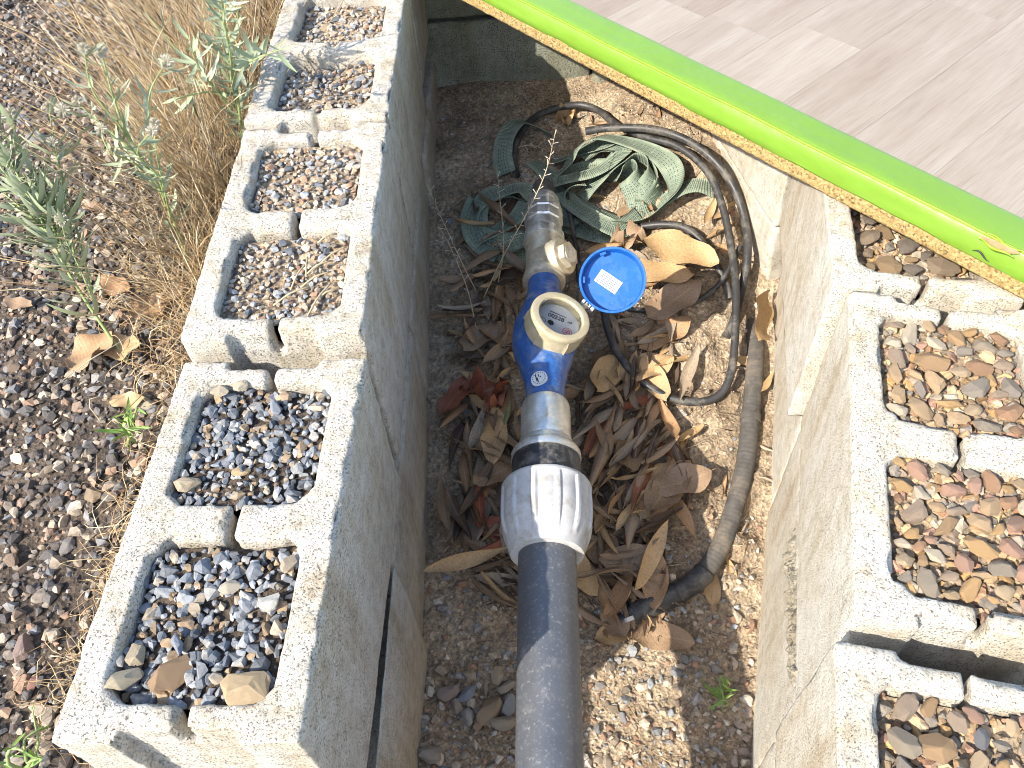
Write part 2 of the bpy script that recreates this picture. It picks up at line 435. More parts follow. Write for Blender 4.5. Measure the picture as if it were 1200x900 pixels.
def remesh(me, vox):
    t = bpy.data.objects.new('tmp', me); COL.objects.link(t)
    md = t.modifiers.new('r', 'REMESH'); md.mode = 'VOXEL'; md.voxel_size = vox
    dg = bpy.context.evaluated_depsgraph_get(); ev = t.evaluated_get(dg)
    out = bpy.data.meshes.new_from_object(ev)
    bpy.data.objects.remove(t); bpy.data.meshes.remove(me); return out

def relax(me, it=2, w=.5):
    n = len(me.vertices); V = np.empty(n*3); me.vertices.foreach_get('co', V); V = V.reshape(-1, 3)
    E = np.empty(len(me.edges)*2, np.int32); me.edges.foreach_get('vertices', E); E = E.reshape(-1, 2)
    deg = np.bincount(E.ravel(), minlength=n)[:, None]
    for _ in range(it):
        S = np.zeros_like(V)
        for k in range(3):
            S[:, k] = np.bincount(E[:, 0], V[E[:, 1], k], n) + np.bincount(E[:, 1], V[E[:, 0], k], n)
        V = V*(1-w) + w*S/np.maximum(deg, 1)
    me.vertices.foreach_set('co', V.ravel()); me.update()
    NR = np.empty(n*3); me.vertices.foreach_get('normal', NR); return V, NR.reshape(-1, 3)

BL, BW = .39, .20
def make_block(seed, h=.245, vox=.004, hollow=True, rough_top=.0016, L_=BL, chips=.6):
    V, F = [], []
    hw = BW/2; sh = .031
    if hollow:
        box(V, F, -hw, -hw+sh, 0, L_, -h, 0); box(V, F, hw-sh, hw, 0, L_, -h, 0)
        webs = [(.0, .030), (L_/2-.0185, L_/2+.0185), (L_-.030, L_)]
        for wi, (a, b_) in enumerate(webs):
            s = .0038
            ra, rb = (a+(.010 if wi == 0 else 0), b_-(.010 if wi == 2 else 0))
            box(V, F, -.055, -s, ra, rb, -.045, -.001); box(V, F, s, .055, ra, rb, -.045, -.001)
            box(V, F, -hw+.01, -.050, a, b_, -h+.001, -.0005); box(V, F, .050, hw-.01, a, b_, -h+.001, -.0005)
            box(V, F, -.055, .055, ra+.001, rb-.001, -h+.002, -.040)
        for y0, y1 in ((.030, L_/2-.0185), (L_/2+.0185, L_-.030)):
            q = .022; xi = hw-sh
            for sx_ in (-1, 1):
                for yy, dy in ((y0, 1), (y1, -1)):
                    pts = [(sx_*(xi+.004), yy-dy*.004), (sx_*(xi-q), yy-dy*.004), (sx_*(xi-q*.35), yy+dy*q*.35), (sx_*(xi+.004), yy+dy*q)]
                    if sx_*dy > 0: pts = pts[::-1]
                    prism(V, F, pts, -h+.002, -.0012)
    else:
        box(V, F, -hw, hw, 0, L_, -h, 0)
    me = remesh(mesh('concrete_block', V, F, False), vox)
    P, NR = relax(me, 1, .5)
    Q = P + seed*3.7
    top = np.clip((NR[:, 2]-.3)/.5, 0, 1)
    amp = .0005 + top*rough_top
    d = (fbm(Q, 170, 2, seed)-.5)*2*amp + (fbm(Q, 14, 3, seed+5)-.5)*.0045*chips
    # broken arrises: bite into edges, where the normal leans between two faces
    edge = np.clip((np.sort(np.abs(NR), 1)[:, 1]-.25)/.3, 0, 1)
    d -= edge*np.clip(fbm(Q, 42, 3, seed+9)-.50, 0, 1)*.045*chips
    P = P + NR*d[:, None]
    me.vertices.foreach_set('co', P.ravel()); me.polygons.foreach_set('use_smooth', np.ones(len(me.polygons), bool)); me.update()
    return me

def put_block(wall, seed, ox, oy, ang, side, mat, z=0., h=.245, vox=.004, hollow=True, tilt=0., L_=BL, **kw):
    """ox, oy = the near corner on the pit side; side -1 = wall left of the pit, +1 = right; ang clockwise"""
    me = make_block(seed, h, vox, hollow, L_=L_, **kw)
    o = obj('concrete_block', me, mat, wall)
    c, s = math.cos(ang), math.sin(ang); hx = side*BW/2
    o.location = (ox + c*hx, oy - s*hx, z); o.rotation_euler = (tilt, 0, -ang)
    return o

def local(ox, oy, ang, u, v):
    c, s = math.cos(ang), math.sin(ang); return ox + c*u + s*v, oy - s*u + c*v

# ------------------------------------------------------------------ ground
def axis(a, b, step, far):
    c = list(np.arange(a, b, step)); d = step; x = b
    hi = []
    while x < far: hi.append(x); d *= 1.35; x += d
    lo = []; d = step; x = a-step
    while x > -far: lo.append(x); d *= 1.35; x -= d
    return np.array(lo[::-1]+c+hi)
X = axis(-1.15, .70, .008, 60); Y = axis(-.35, 1.75, .008, 60)
GX, GY = np.meshgrid(X, Y); gx, gy = GX.ravel(), GY.ravel()
def ss(t): t = np.clip(t, 0, 1); return t*t*(3-2*t)
def left_level(x, y):
    base = -.135 + .02*np.clip((y-.4), -1, 1.2) + .012*np.sin(x*5+y*3)
    drop = ss((-y+.0)/.30)*ss((x+.75)/.45)
    return base*(1-drop) + (-.515)*drop
pit = np.interp(gy, _tab_y, _tab_z) + np.clip((gx-.30)/.2, 0, 1)*np.clip((gy-.95)*.25, 0, .06)
xl = np.where(gy > .41, -.0436*(gy-.41), 0)-.085
wl_ = ss((gx-xl)/.05)                                     # 0 outside left, 1 in the pit
xr = .4435 + (gy-.10)*.21 + .07
wr_ = ss((gx-np.where(gy > 1.0, .62, xr))/.05)            # 1 under the right-hand wall
gz = left_level(gx, gy)*(1-wl_) + pit*wl_
gz = gz*(1-wr_) + (-.12)*wr_
wb = ss((gy-1.47)/.05)*ss((gx-xl)/.05); gz = gz*(1-wb) + (-.05)*wb
Pn = np.stack([gx, gy, gx*0], 1)
near = (np.abs(gx) < 3) & (np.abs(gy) < 3)
rough = np.where(gx < -.15, .012, .016)
gz += (fbm(Pn, 16, 3, 3)-.5)*rough*near*1.4 + (fbm(Pn, 75, 2, 11)-.5)*.007*near
clod = (gx > .33)*(gy > .35)*wl_*(1-wr_)
gz += clod*(np.clip(fbm(Pn, 34, 3, 21)-.42, 0, 1)*.06)
nx, ny = len(X), len(Y); idx = np.arange(nx*ny).reshape(ny, nx)
Fg = np.stack([idx[:-1, :-1].ravel(), idx[:-1, 1:].ravel(), idx[1:, 1:].ravel(), idx[1:, :-1].ravel()], 1)
me = fast_mesh('ground', np.stack([gx, gy, gz], 1), Fg, True)
me.materials.append(M['soil']); me.materials.append(M['gravel_bed'])
cx_ = gx[Fg].mean(1); cy_ = gy[Fg].mean(1)
me.polygons.foreach_set('material_index', (cx_ < np.where(cy_ > .41, -.0436*(cy_-.41), 0)-.10).astype(np.int32))
tag(obj('ground', me), kind='structure')
def ground_z(x, y):
    """height of the ground sheet at arrays x, y (nearest grid point)"""
    i = np.clip(np.searchsorted(X, x), 1, nx-1); j = np.clip(np.searchsorted(Y, y), 1, ny-1)
    i = np.where(np.abs(X[i-1]-x) < np.abs(X[i]-x), i-1, i); j = np.where(np.abs(Y[j-1]-y) < np.abs(Y[j]-y), j-1, j)
    return gz[j*nx+i]

# ------------------------------------------------------------------ walls
left_wall = thing('block_wall', 'long hollow concrete block wall left of the pit, cores filled with bluish gravel', 'wall')
A = (0., 0., 0.); B = (-.002, .4115, -.0436); C_ = (-.0195, .805, -.03); D_ = (-.031, 1.200, -.03)
ZB = .020                                                  # the second block sits a little higher
for k, q in enumerate((A, B, C_, D_)):
    put_block(left_wall, 1+k, *q, -1, M['block'], z=(0, ZB, ZB+.006, .075)[k], vox=.0036 if k < 2 else .0045)  # farthest block, out of view, is raised to shade the back wall
for k, (ox, oy, an, zz, tl) in enumerate(((-.004, -.118, .0, -.335, .0), (-.001, .276, -.03, -.2515, .010), (-.012, .672, -.044, -.229, 0), (-.0225, 1.068, -.03, -.222, -.004))):
    put_block(left_wall, 11+k, ox, oy, an, -1, M['block_smooth'], zz, .33, .006, False, tl)
# thin facing slab leaning off the lower course, a dark gap behind its top edge
ny_, nz_ = 60, 44; V, F = [], []
for lay in (0, 1):
    for i in range(ny_):
        y = -.115+.388*i/(ny_-1); gap = .0060*max(0., min(1., 1-(y-.05)/.225))+.0004
        for j in range(nz_):
            t = j/(nz_-1); z = -.252-.30*t; x0 = gap*(1-t)+.0005*t
            th = (.0010+.0062*min(1., j/9)) if lay else 0
            nzv = .0012*(vn(np.array([[y, z, lay*3.]]), 55, 6)[0]-.5)
            V.append((x0+th+nzv, y, z+(.003*(vn(np.array([[y, 0., 2.]]), 40, 9)[0]-.5) if j == 0 else 0)))
o_ = ny_*nz_
for i in range(ny_-1):
    for j in range(nz_-1):
        a = i*nz_+j; F.append((a, a+1, a+nz_+1, a+nz_)); F.append((o_+a, o_+a+nz_, o_+a+nz_+1, o_+a+1))
    F.append((i*nz_, (i+1)*nz_, o_+(i+1)*nz_, o_+i*nz_))
for j in range(nz_-1):
    F.append((j, o_+j, o_+j+1, j+1)); a = (ny_-1)*nz_+j; F.append((a, a+1, o_+a+1, o_+a))
obj('facing_slab', mesh('facing_slab', V, F, True), M['block_smooth'], left_wall)
right_wall = thing('block_wall', 'sunlit concrete block wall right of the pit, cores packed with brown stones', 'wall')
R1 = (.4435, .1017, .2173); R2 = (.512, .489, .155); R0 = (.3475, -.2975, .195); R3 = (.566, .880, -.22)
put_block(right_wall, 21, *R1, 1, M['block_right'], -.004, vox=.0036)
put_block(right_wall, 22, *R2, 1, M['block_right'], -.004, vox=.004)
put_block(right_wall, 23, *R0, 1, M['block_right'], -.008, vox=.004)
put_block(right_wall, 24, *R3, 1, M['block_right'], -.010, vox=.005)
for k, (q, zz) in enumerate(((R0, -.256), (R1, -.2515), (R2, -.2515), (R3, -.258))):
    ox, oy = local(*q, (.0025, .0025, .021, .004)[k], 0.)
    put_block(right_wall, 31+k, ox, oy, q[2], 1, M['block_right'], zz, .33, .006, False)
back_wall = thing('block_wall', 'shaded green-grey concrete block wall across the far end of the pit', 'wall')
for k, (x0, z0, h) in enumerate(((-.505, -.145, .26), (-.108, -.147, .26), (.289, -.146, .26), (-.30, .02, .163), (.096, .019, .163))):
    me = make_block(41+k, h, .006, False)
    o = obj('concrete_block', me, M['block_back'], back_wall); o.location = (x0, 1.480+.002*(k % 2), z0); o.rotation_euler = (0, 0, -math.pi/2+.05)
# mortar strip in the right-hand bed joint, coloured dark for a shadowed void
nn, mm = 120, 26; gi, gj = np.meshgrid(np.arange(nn), np.arange(mm), indexing='ij')
pv_ = .015+.23*gi.ravel()/(nn-1); pz_ = -.222-.052*gj.ravel()/(mm-1)-.05*(gi.ravel()/(nn-1))
q_ = np.stack([pv_, pz_, pv_*0], 1); fade = np.minimum(1, np.minimum(gj.ravel(), mm-1-gj.ravel())/6)*np.minimum(1, np.minimum(gi.ravel(), nn-1-gi.ravel())/12)
dep = (fbm(q_*np.array([1, .55, 1]), 130, 3, 77)-.46)*.020*fade-.004*(1-fade)
W_ = np.array([local(*R1, -d, v) for d, v in zip(dep, pv_)])
ii = np.arange(nn*mm).reshape(nn, mm)
tag(obj('mortar', fast_mesh('mortar', np.column_stack([W_, pz_]), np.stack([ii[:-1, :-1].ravel(), ii[1:, :-1].ravel(), ii[1:, 1:].ravel(), ii[:-1, 1:].ravel()], 1), False), M['mortar'], right_wall), 'crumbling rough mortar strip, coloured as a shadowed void, on the right wall face')

# ------------------------------------------------------------------ gravel
def stone_protos(n, pts, flat):
    out = []
    for k in range(n):
        rs = np.random.default_rng(100+k+pts)
        p = rs.normal(size=(pts, 3)); p /= np.linalg.norm(p, axis=1)[:, None]; p *= rs.uniform(.78, 1.0, (pts, 1))
        p *= np.array([1, rs.uniform(.62, .95), rs.uniform(*flat)])
        bm = bmesh.new(); vs = [bm.verts.new(tuple(q)) for q in p]
        bmesh.ops.convex_hull(bm, input=vs); bm.verts.ensure_lookup_table()
        for v_ in [v_ for v_ in bm.verts if not v_.link_faces]: bm.verts.remove(v_)
        bmesh.ops.triangulate(bm, faces=bm.faces[:]); bm.verts.index_update()
        out.append((np.array([v_.co[:] for v_ in bm.verts]), np.array([[v_.index for v_ in f.verts] for f in bm.faces]))); bm.free()
    return out
PROTO = stone_protos(24, 15, (.45, .8))
PAL_BLUE = [(.15, .16, .175), (.205, .213, .222), (.10, .108, .12), (.26, .265, .265), (.125, .133, .146), (.175, .186, .20), (.30, .245, .18), (.27, .19, .115), (.33, .31, .28)]
PAL_MIX = [(.11, .085, .07), (.19, .135, .095), (.08, .07, .065), (.23, .19, .15), (.30, .23, .165), (.17, .14, .115), (.36, .29, .215), (.12, .105, .095), (.19, .18, .17), (.42, .35, .27), (.26, .165, .11), (.14, .14, .145), (.075, .065, .06)]
PAL_TAN = [(.36, .29, .21), (.28, .22, .16), (.42, .35, .27), (.30, .28, .26), (.22, .18, .14), (.46, .41, .34), (.33, .20, .13), (.24, .25, .26)]
PAL_BROWN = [(.30, .19, .095), (.38, .26, .145), (.27, .20, .14), (.23, .19, .14), (.41, .30, .18), (.32, .19, .13), (.43, .36, .26), (.21, .18, .145), (.36, .25, .14), (.28, .16, .09), (.38, .235, .10)]
def pebbles(name, pos, size, pal, seed, protos=None, tilt=.5):
    """pos (n,3), size (n,), one joined mesh"""
    protos = protos or PROTO
    rs = np.random.default_rng(seed); VV, FF, CC, off = [], [], [], 0
    pal = np.array(pal)
    which = rs.integers(0, len(protos), len(pos))
    for k in range(len(protos)):
        sel = np.where(which == k)[0]
        if not len(sel): continue
        p, f = protos[k]; n = len(sel)
        a = rs.uniform(0, 2*math.pi, n); tx = rs.normal(0, tilt, n)
        ca, sa, ct, st = np.cos(a), np.sin(a), np.cos(tx), np.sin(tx)
        R = np.zeros((n, 3, 3)); R[:, 0, 0] = ca; R[:, 0, 1] = -sa*ct; R[:, 0, 2] = sa*st; R[:, 1, 0] = sa; R[:, 1, 1] = ca*ct; R[:, 1, 2] = -ca*st; R[:, 2, 1] = st; R[:, 2, 2] = ct
        v_ = np.einsum('nij,pj->npi', R, p)*size[sel][:, None, None] + pos[sel][:, None, :]
        VV.append(v_.reshape(-1, 3)); FF.append((f[None] + (np.arange(n)*len(p))[:, None, None]).reshape(-1, 3)+off); off += n*len(p)
        c = pal[rs.integers(0, len(pal), n)]*rs.uniform(.7, 1.25, (n, 1)); CC.append(np.repeat(c, len(p), 0))
    return fast_mesh(name, np.vstack(VV), np.vstack(FF), False, np.vstack(CC))

def jitter_fill(x0, x1, y0, y1, step, seed):
    rs = np.random.default_rng(seed); xs = np.arange(x0, x1, step); ys = np.arange(y0, y1, step)
    g = np.stack(np.meshgrid(xs, ys), -1).reshape(-1, 2); return g + rs.uniform(-.55, .55, g.shape)*step, rs

# loose gravel over the ground left of the wall
g, rs = jitter_fill(-1.12, -.20, -.12, 1.72, .0090, 5)
edge_x = np.where(g[:, 1] > .41, -.0436*(g[:, 1]-.41), 0)-.205
leftlim = -.42-.42*np.clip(g[:, 1], 0, 2)
g = g[(g[:, 0] < edge_x) & (g[:, 0] > leftlim-.12) & (rs.random(len(g)) < .9)]
sz = np.clip(rs.lognormal(math.log(.0054), .45, len(g)), .0028, .0125)
p = np.column_stack([g, ground_z(g[:, 0], g[:, 1])+sz*.25])
tag(obj('loose_gravel', pebbles('loose_gravel', p, sz, PAL_MIX, 6), M['stone']), 'loose mixed brown and grey gravel on the ground left of the wall', 'gravel', kind='stuff')
# grit and small stones on the pit floor
def in_pit(x, y):
    xl = np.where(y > .41, -.0436*(y-.41), 0)+.004
    xr = np.where(y > .88, .560-.22*(y-.88), np.where(y > .489, .505+.16*(y-.489), .4435+.22*(y-.1017)))-.004
    return (x > xl) & (x < xr)
g, rs = jitter_fill(-.06, .60, -.10, .46, .0085, 8)
g = g[in_pit(g[:, 0], g[:, 1]) & (rs.random(len(g)) < np.clip(1.1-g[:, 1]*1.7, .3, .95))]
sz = np.clip(rs.lognormal(math.log(.0044), .45, len(g)), .002, .012)
p = np.column_stack([g, ground_z(g[:, 0], g[:, 1])+sz*.2])
tag(obj('pit_gravel', pebbles('pit_gravel', p, sz, PAL_TAN, 9), M['stone']), 'fine pale gravel on the near floor of the pit', 'gravel', kind='stuff')
g, rs = jitter_fill(-.08, .60, .42, 1.37, .0095, 10)
g = g[in_pit(g[:, 0], g[:, 1]) & (rs.random(len(g)) < .42)]
sz = np.clip(rs.lognormal(math.log(.0026), .5, len(g)), .0013, .009)
p = np.column_stack([g, ground_z(g[:, 0], g[:, 1])+sz*.2])
tag(obj('soil_grit', pebbles('soil_grit', p, sz, PAL_TAN, 12), M['stone']), 'crumbs of grit scattered over the earth at the far end', 'grit', kind='stuff')

# what fills the block cores
CX = (-.064, .064); CY = ((.034, .172), (.218, .356))
def core_fill(blk, side, k, level, size, pal, seed, name, label, soilmat, step):
    y0, y1 = CY[k]; rs = np.random.default_rng(seed)
    xs = np.arange(-.068, .068, .004); ys = np.arange(y0-.004, y1+.004, .004)
    gxx, gyy = np.meshgrid(xs, ys); pts = np.stack([gxx.ravel(), gyy.ravel(), gxx.ravel()*0], 1)
    zb = level-.006 + (fbm(pts+seed, 22, 3, seed)-.5)*.02
    W = np.array([local(*blk, side*BW/2+a, b_) for a, b_, _ in pts])
    i2 = np.arange(len(xs)*len(ys)).reshape(len(ys), len(xs))
    F_ = np.stack([i2[:-1, :-1].ravel(), i2[:-1, 1:].ravel(), i2[1:, 1:].ravel(), i2[1:, :-1].ravel()], 1)
    bed = np.column_stack([W, zb])
    g, rs = jitter_fill(-.066, .066, y0-.002, y1+.002, step, seed)
    sz = np.clip(rs.lognormal(math.log(size), .36, len(g)), size*.45, size*2.0)
    lv = level + (fbm(np.column_stack([g, g[:, 0]*0])+seed, 22, 3, seed)-.5)*.02
    w = np.array([local(*blk, side*BW/2+a, b_) for a, b_ in g])
    me = pebbles(name, np.column_stack([w, lv-.004+sz*.15]), sz, pal, seed+1)
    o = obj(name, me, M['stone']); tag(o, label, 'gravel', kind='stuff')
    b_o = obj('earth_bed', fast_mesh('earth_bed', bed, F_, True), soilmat, o)
    return o
NAMES = {('A', 0): 'blue-grey gravel filling the nearest core of the left wall', ('A', 1): 'blue-grey gravel filling the second core of the left wall, flat tan stone on it',
         ('B', 0): 'sandy gravel with straw in the third core of the left wall', ('B', 1): 'sandy gravel in the fourth core of the left wall, grass shadows on it',
         ('C', 0): 'gravel and broken snail shells in the fifth core of the left wall', ('C', 1): 'brown gravel in the farthest core of the left wall at the top edge'}
PAL_B = PAL_BLUE[1:4]+PAL_TAN+PAL_TAN[:3]
core_fill(A, -1, 0, -.013, .0056, PAL_BLUE, 51, 'core_gravel', NAMES['A', 0], M['gravel_bed'], .0071)
core_fill(A, -1, 1, -.010, .0053, PAL_BLUE, 52, 'core_gravel', NAMES['A', 1], M['gravel_bed'], .0069)
core_fill(B, -1, 0, ZB-.013, .0042, PAL_B, 53, 'core_gravel', NAMES['B', 0], M['soil'], .0075)
core_fill(B, -1, 1, ZB-.012, .0044, PAL_B, 54, 'core_gravel', NAMES['B', 1], M['soil'], .0075)
core_fill(C_, -1, 0, ZB-.013, .0050, PAL_B, 55, 'core_gravel', NAMES['C', 0], M['soil'], .0085)
core_fill(C_, -1, 1, ZB-.013, .0046, PAL_B, 56, 'core_gravel', NAMES['C', 1], M['soil'], .0085)
core_fill(R1, 1, 1, -.016, .0058, PAL_BROWN, 57, 'core_gravel', 'small brown chippings between stones in the right wall core below the green edge', M['soil'], .0082)
core_fill(R1, 1, 0, -.017, .0060, PAL_BROWN, 58, 'core_gravel', 'small brown chippings between stones in the middle core of the right wall', M['soil'], .0082)
core_fill(R0, 1, 1, -.022, .0062, PAL_BROWN, 59, 'core_gravel', 'small chippings in the right wall core at the bottom edge', M['soil'], .0085)
core_fill(R2, 1, 0, -.030, .0058, PAL_BROWN, 60, 'core_gravel', 'dark earth and chippings in the core half hidden under the board', M['soil'], .0090)

def col_word(c):
    r, g, b_ = c; v_ = (r+g+b_)/3
    if b_ > r: return 'slate-blue'
    if r-b_ < .07: return 'grey' if v_ > .22 else 'dark grey'
    if r-g > .115: return 'rust-brown'
    return 'pale tan' if v_ > .33 else ('tan' if v_ > .27 else ('brown' if v_ > .19 else 'dark brown'))
# larger single stones
BIG = []
for k in range(16):
    rs = np.random.default_rng(900+k); p = rs.normal(size=(22, 3)); p /= np.linalg.norm(p, axis=1)[:, None]
    p *= np.array([1, rs.uniform(.55, .9), rs.uniform(.35, .6)])*rs.uniform(.85, 1, (22, 1))
    bm = bmesh.new(); vs = [bm.verts.new(tuple(q)) for q in p]; bmesh.ops.convex_hull(bm, input=vs)
    for v_ in [v_ for v_ in bm.verts if not v_.link_faces]: bm.verts.remove(v_)
    bmesh.ops.bevel(bm, geom=bm.edges[:], offset=.05, segments=1, affect='EDGES', clamp_overlap=True)
    bmesh.ops.triangulate(bm, faces=bm.faces[:]); bmesh.ops.subdivide_edges(bm, edges=[e_ for e_ in bm.edges if e_.calc_length() > .22], cuts=2, use_grid_fill=True)
    bmesh.ops.triangulate(bm, faces=bm.faces[:])
    P_ = np.array([v_.co[:] for v_ in bm.verts]); D_n = (fbm(P_, 2.6, 3, k)-.5)*.30+(fbm(P_, 8, 2, k+40)-.5)*.09
    for v_, d in zip(bm.verts, D_n): v_.co *= 1+float(d)
    me = bpy.data.meshes.new('stone'); bm.to_mesh(me); bm.free(); BIG.append(me)
def stone_mat(col, cache={}):
    key = tuple(round(c, 3) for c in col)
    if key not in cache:
        cache[key] = mat_plain('stone_%d' % len(cache), tuple(c*.85 for c in col), .85, 0, .45, 70, (.30*.5+col[0]*.5, .205*.5+col[1]*.5, .115*.5+col[2]*.5), .006)
    return cache[key]
def stone(x, y, z, s, col, label, group=None, k=None, rz=None, tilt=.25, flat=1.0):
    k = random.randrange(16) if k is None else k
    me = BIG[k]
    o = bpy.data.objects.new('stone', me); COL.objects.link(o)
    if not me.materials: me.materials.append(stone_mat(col))
    o.material_slots[0].link = 'OBJECT'; o.material_slots[0].material = stone_mat(col)
    o.location = (x, y, z); o.scale = (s, s, s*flat)
    o.rotation_euler = (random.gauss(0, tilt), random.gauss(0, tilt), random.uniform(0, 6.3) if rz is None else rz)
    return tag(o, label, 'stone', group)
def stone_px(u, v, zz, s, col, label, **kw):
    p = at(u, v, zz+.006); return stone(p[0], p[1], p[2], s, col, label, **kw)
# left wall cores
stone_px(217, 568, -.012, .0155, (.40, .32, .22), 'flat rounded tan stone in the second left core', k=3, rz=.1, tilt=.05)
stone_px(282, 552, -.013, .011, (.42, .30, .17), 'small pointed ochre stone in the second left core', k=5)
stone_px(258, 458, -.010, .012, (.42, .36, .26), 'pale angular stone at the far left of the second left core', k=1)
stone_px(282, 452, -.008, .010, (.46, .40, .29), 'cream squarish stone against the far web of the second left core', k=2)
stone_px(322, 478, -.012, .011, (.26, .28, .32), 'blue-grey stone near the far side of the second left core', k=4)
stone_px(200, 790, -.016, .021, (.28, .18, .10), 'dark brown lump at the near side of the nearest left core', k=6, flat=1.5)
stone_px(290, 806, -.010, .024, (.42, .31, .18), 'long tan slab lying along the near web of the nearest left core', k=7, rz=.12, tilt=.06)
stone_px(144, 796, -.012, .017, (.42, .36, .25), 'pale tan wedge stone in the near left corner of the nearest core', k=8, rz=.7)
stone_px(158, 767, -.014, .012, (.44, .36, .24), 'small ochre stone above the tan wedge in the nearest core', k=9)
stone_px(137, 775, -.014, .011, (.38, .37, .34), 'grey stone by the left side of the nearest core', k=10)
stone_px(316, 706, -.012, .014, (.50, .48, .43), 'pale grey flat stone on the right side of the nearest core', k=11, tilt=.1)
stone_px(270, 688, -.012, .011, (.48, .41, .31), 'cream flat stone in the middle of the nearest core', k=12, tilt=.1)
stone_px(338, 660, -.010, .011, (.38, .31, .22), 'tan stone at the far right of the nearest core', k=13)
stone_px(166, 680, -.016, .012, (.17, .19, .23), 'dark blue-grey stone in the shade at the left of the nearest core', k=14)
stone_px(207, 756, -.014, .011, (.23, .26, .31), 'slate-blue stone near the brown lump in the nearest core', k=15)
# left ground
def g_stone(u, v, s, col, label, **kw):
    p = at(u, v, -.13); z = float(ground_z(np.array([p[0]]), np.array([p[1]]))[0]); p = at(u, v, z+s*.3)
    return stone(p[0], p[1], z+s*.25, s, col, label, **kw)
g_stone(27, 762, .018, (.25, .18, .16), 'round maroon-brown stone at the left edge beside the near core', k=3, flat=1.4)
g_stone(110, 578, .016, (.27, .20, .13), 'brown upright stone leaning beside the second left core', k=6, flat=1.3)
g_stone(165, 474, .018, (.36, .33, .26), 'grey-tan stone close to the outer wall edge by the small weed', k=8)
g_stone(38, 800, .009, (.33, .17, .14), 'small reddish stone below the maroon-brown stone', k=9)
g_stone(20, 135, .022, (.22, .24, .27), 'blue-grey stone half hidden by seed heads at the far left', k=4)
g_stone(45, 160, .024, (.24, .26, .29), 'large slate stone behind the left weed', k=5)
for (u, v) in ((80, 470), (30, 480), (60, 550), (100, 530), (20, 600), (75, 640), (35, 690), (95, 490), (15, 430), (12, 540), (48, 590), (88, 600), (8, 350), (30, 330), (20, 270), (60, 30), (95, 95), (30, 60), (130, 150), (15, 850), (55, 840), (12, 660)):
    cc = random.choice(PAL_MIX+PAL_TAN)
    wh = 'by the dry grass' if v < 200 else ('level with the weeds' if v < 400 else ('left of the second core' if v < 620 else 'left of the nearest core'))
    g_stone(u+random.uniform(-5, 5), v, random.uniform(.009, .013), cc, '%s pebble in the left gravel %s, %s' % (col_word(cc), wh, 'at the picture edge' if u < 40 else 'nearer the wall'), group='larger pebbles in the left gravel')
# pit floor stones, near end
PS = [(526, 810, .014, (.30, .24, .21), 'pinkish-brown squarish stone at the left foot of the pipe'), (545, 812, .012, (.24, .27, .31), 'slate-blue upright stone between brown stones left of the pipe'),
      (575, 832, .019, (.29, .22, .15), 'largest brown stone in the heap left of the pipe'), (548, 838, .012, (.34, .34, .32), 'grey speckled stone in front of the slate-blue one'),
      (596, 805, .012, (.30, .27, .22), 'grey-brown stone touching the left side of the pipe'), (596, 826, .013, (.25, .26, .27), 'dark grey stone under the left side of the pipe'),
      (552, 790, .009, (.40, .33, .24), 'small tan stone at the top of the heap left of the pipe'), (583, 792, .010, (.42, .34, .24), 'small ochre stone near the pipe at the top of the heap'),
      (533, 826, .009, (.32, .28, .22), 'small tan stone low in the heap by the left wall'), (560, 848, .008, (.36, .24, .16), 'small orange-brown stone at the bottom of the heap'),
      (505, 885, .016, (.32, .29, .25), 'long grey stone at the foot of the left wall'), (590, 845, .015, (.33, .28, .21), 'pale brown stone close to the pipe at the bottom of the heap')]
for u, v, s, c, lb in PS:
    s *= 1.45; c = tuple(q*1.2 for q in c); p = on_soil(u, v, .006); stone(p[0], p[1], float(ground_z(p[0:1], p[1:2])[0])+s*.35, s, c, lb, flat=1.3)
for k in range(26):
    u, v = random.uniform(690, 845), random.uniform(770, 895)
    p = on_soil(u, v, .004); s = random.uniform(.007, .0115)
    cc = random.choice(PAL_TAN)
    stone(p[0], p[1], float(ground_z(p[0:1], p[1:2])[0])+s*.2, s, cc, '%s pebble right of the near pipe, %s, %s' % (col_word(cc), 'beside it' if u < 745 else ('midway to the wall' if u < 800 else 'near the wall'), 'at the bottom edge' if v > 850 else ('level with the weed' if v > 805 else 'below the pale leaves')), group='pebbles right of the pipe')
for k in range(5):
    u, v = [(905-30, 865), (872, 880), (868, 850), (876, 835), (862, 893)][k]
    p = on_soil(u, v, .004); s = .010
    stone(p[0], p[1], float(ground_z(p[0:1], p[1:2])[0])+s*.2, s, (.42, .33, .27), 'pinkish pebble at the foot of the right wall', group='pebbles at the right wall foot')
# right wall cores: bigger stones, packed
def packed(blk, k, n, level, s0, s1, seed, label, group, pal=PAL_BROWN):
    rs = random.Random(seed); placed = []
    y0, y1 = CY[k]
    for t in range(4000):
        if len(placed) >= n: break
        s = s1-(s1-s0)*(len(placed)/n)**.6
        a, b_ = rs.uniform(-.064+s*.6, .064-s*.6), rs.uniform(y0+s*.5, y1-s*.5)
        if any((a-q[0])**2+(b_-q[1])**2 < (.72*(s+q[2]))**2 for q in placed): continue
        placed.append((a, b_, s))
        x_, y_ = local(*blk, BW/2+a, b_)
        col = rs.choice(pal); hue = col_word(col)
        fy = (b_-y0)/(y1-y0); fx = (a+.064)/.128
        place = ('near', 'middle', 'far')[min(2, int(fy*3))]+' '+('left', 'centre', 'right')[min(2, int(fx*3))]
        size = 'large' if s > s0+(s1-s0)*.6 else ('medium' if s > s0+(s1-s0)*.25 else 'small')
        stone(x_, y_, level+rs.uniform(-.003, .003), s, col, '%s %s stone, %s of the %s' % (size, hue, place, label), group=group, tilt=.14, flat=.8)
packed(R1, 1, 62, -.009, .0050, .0195, 71, 'right core below the green edge', 'stones in the upper right core')
packed(R1, 0, 68, -.010, .0050, .0175, 72, 'middle right core', 'stones in the middle right core')
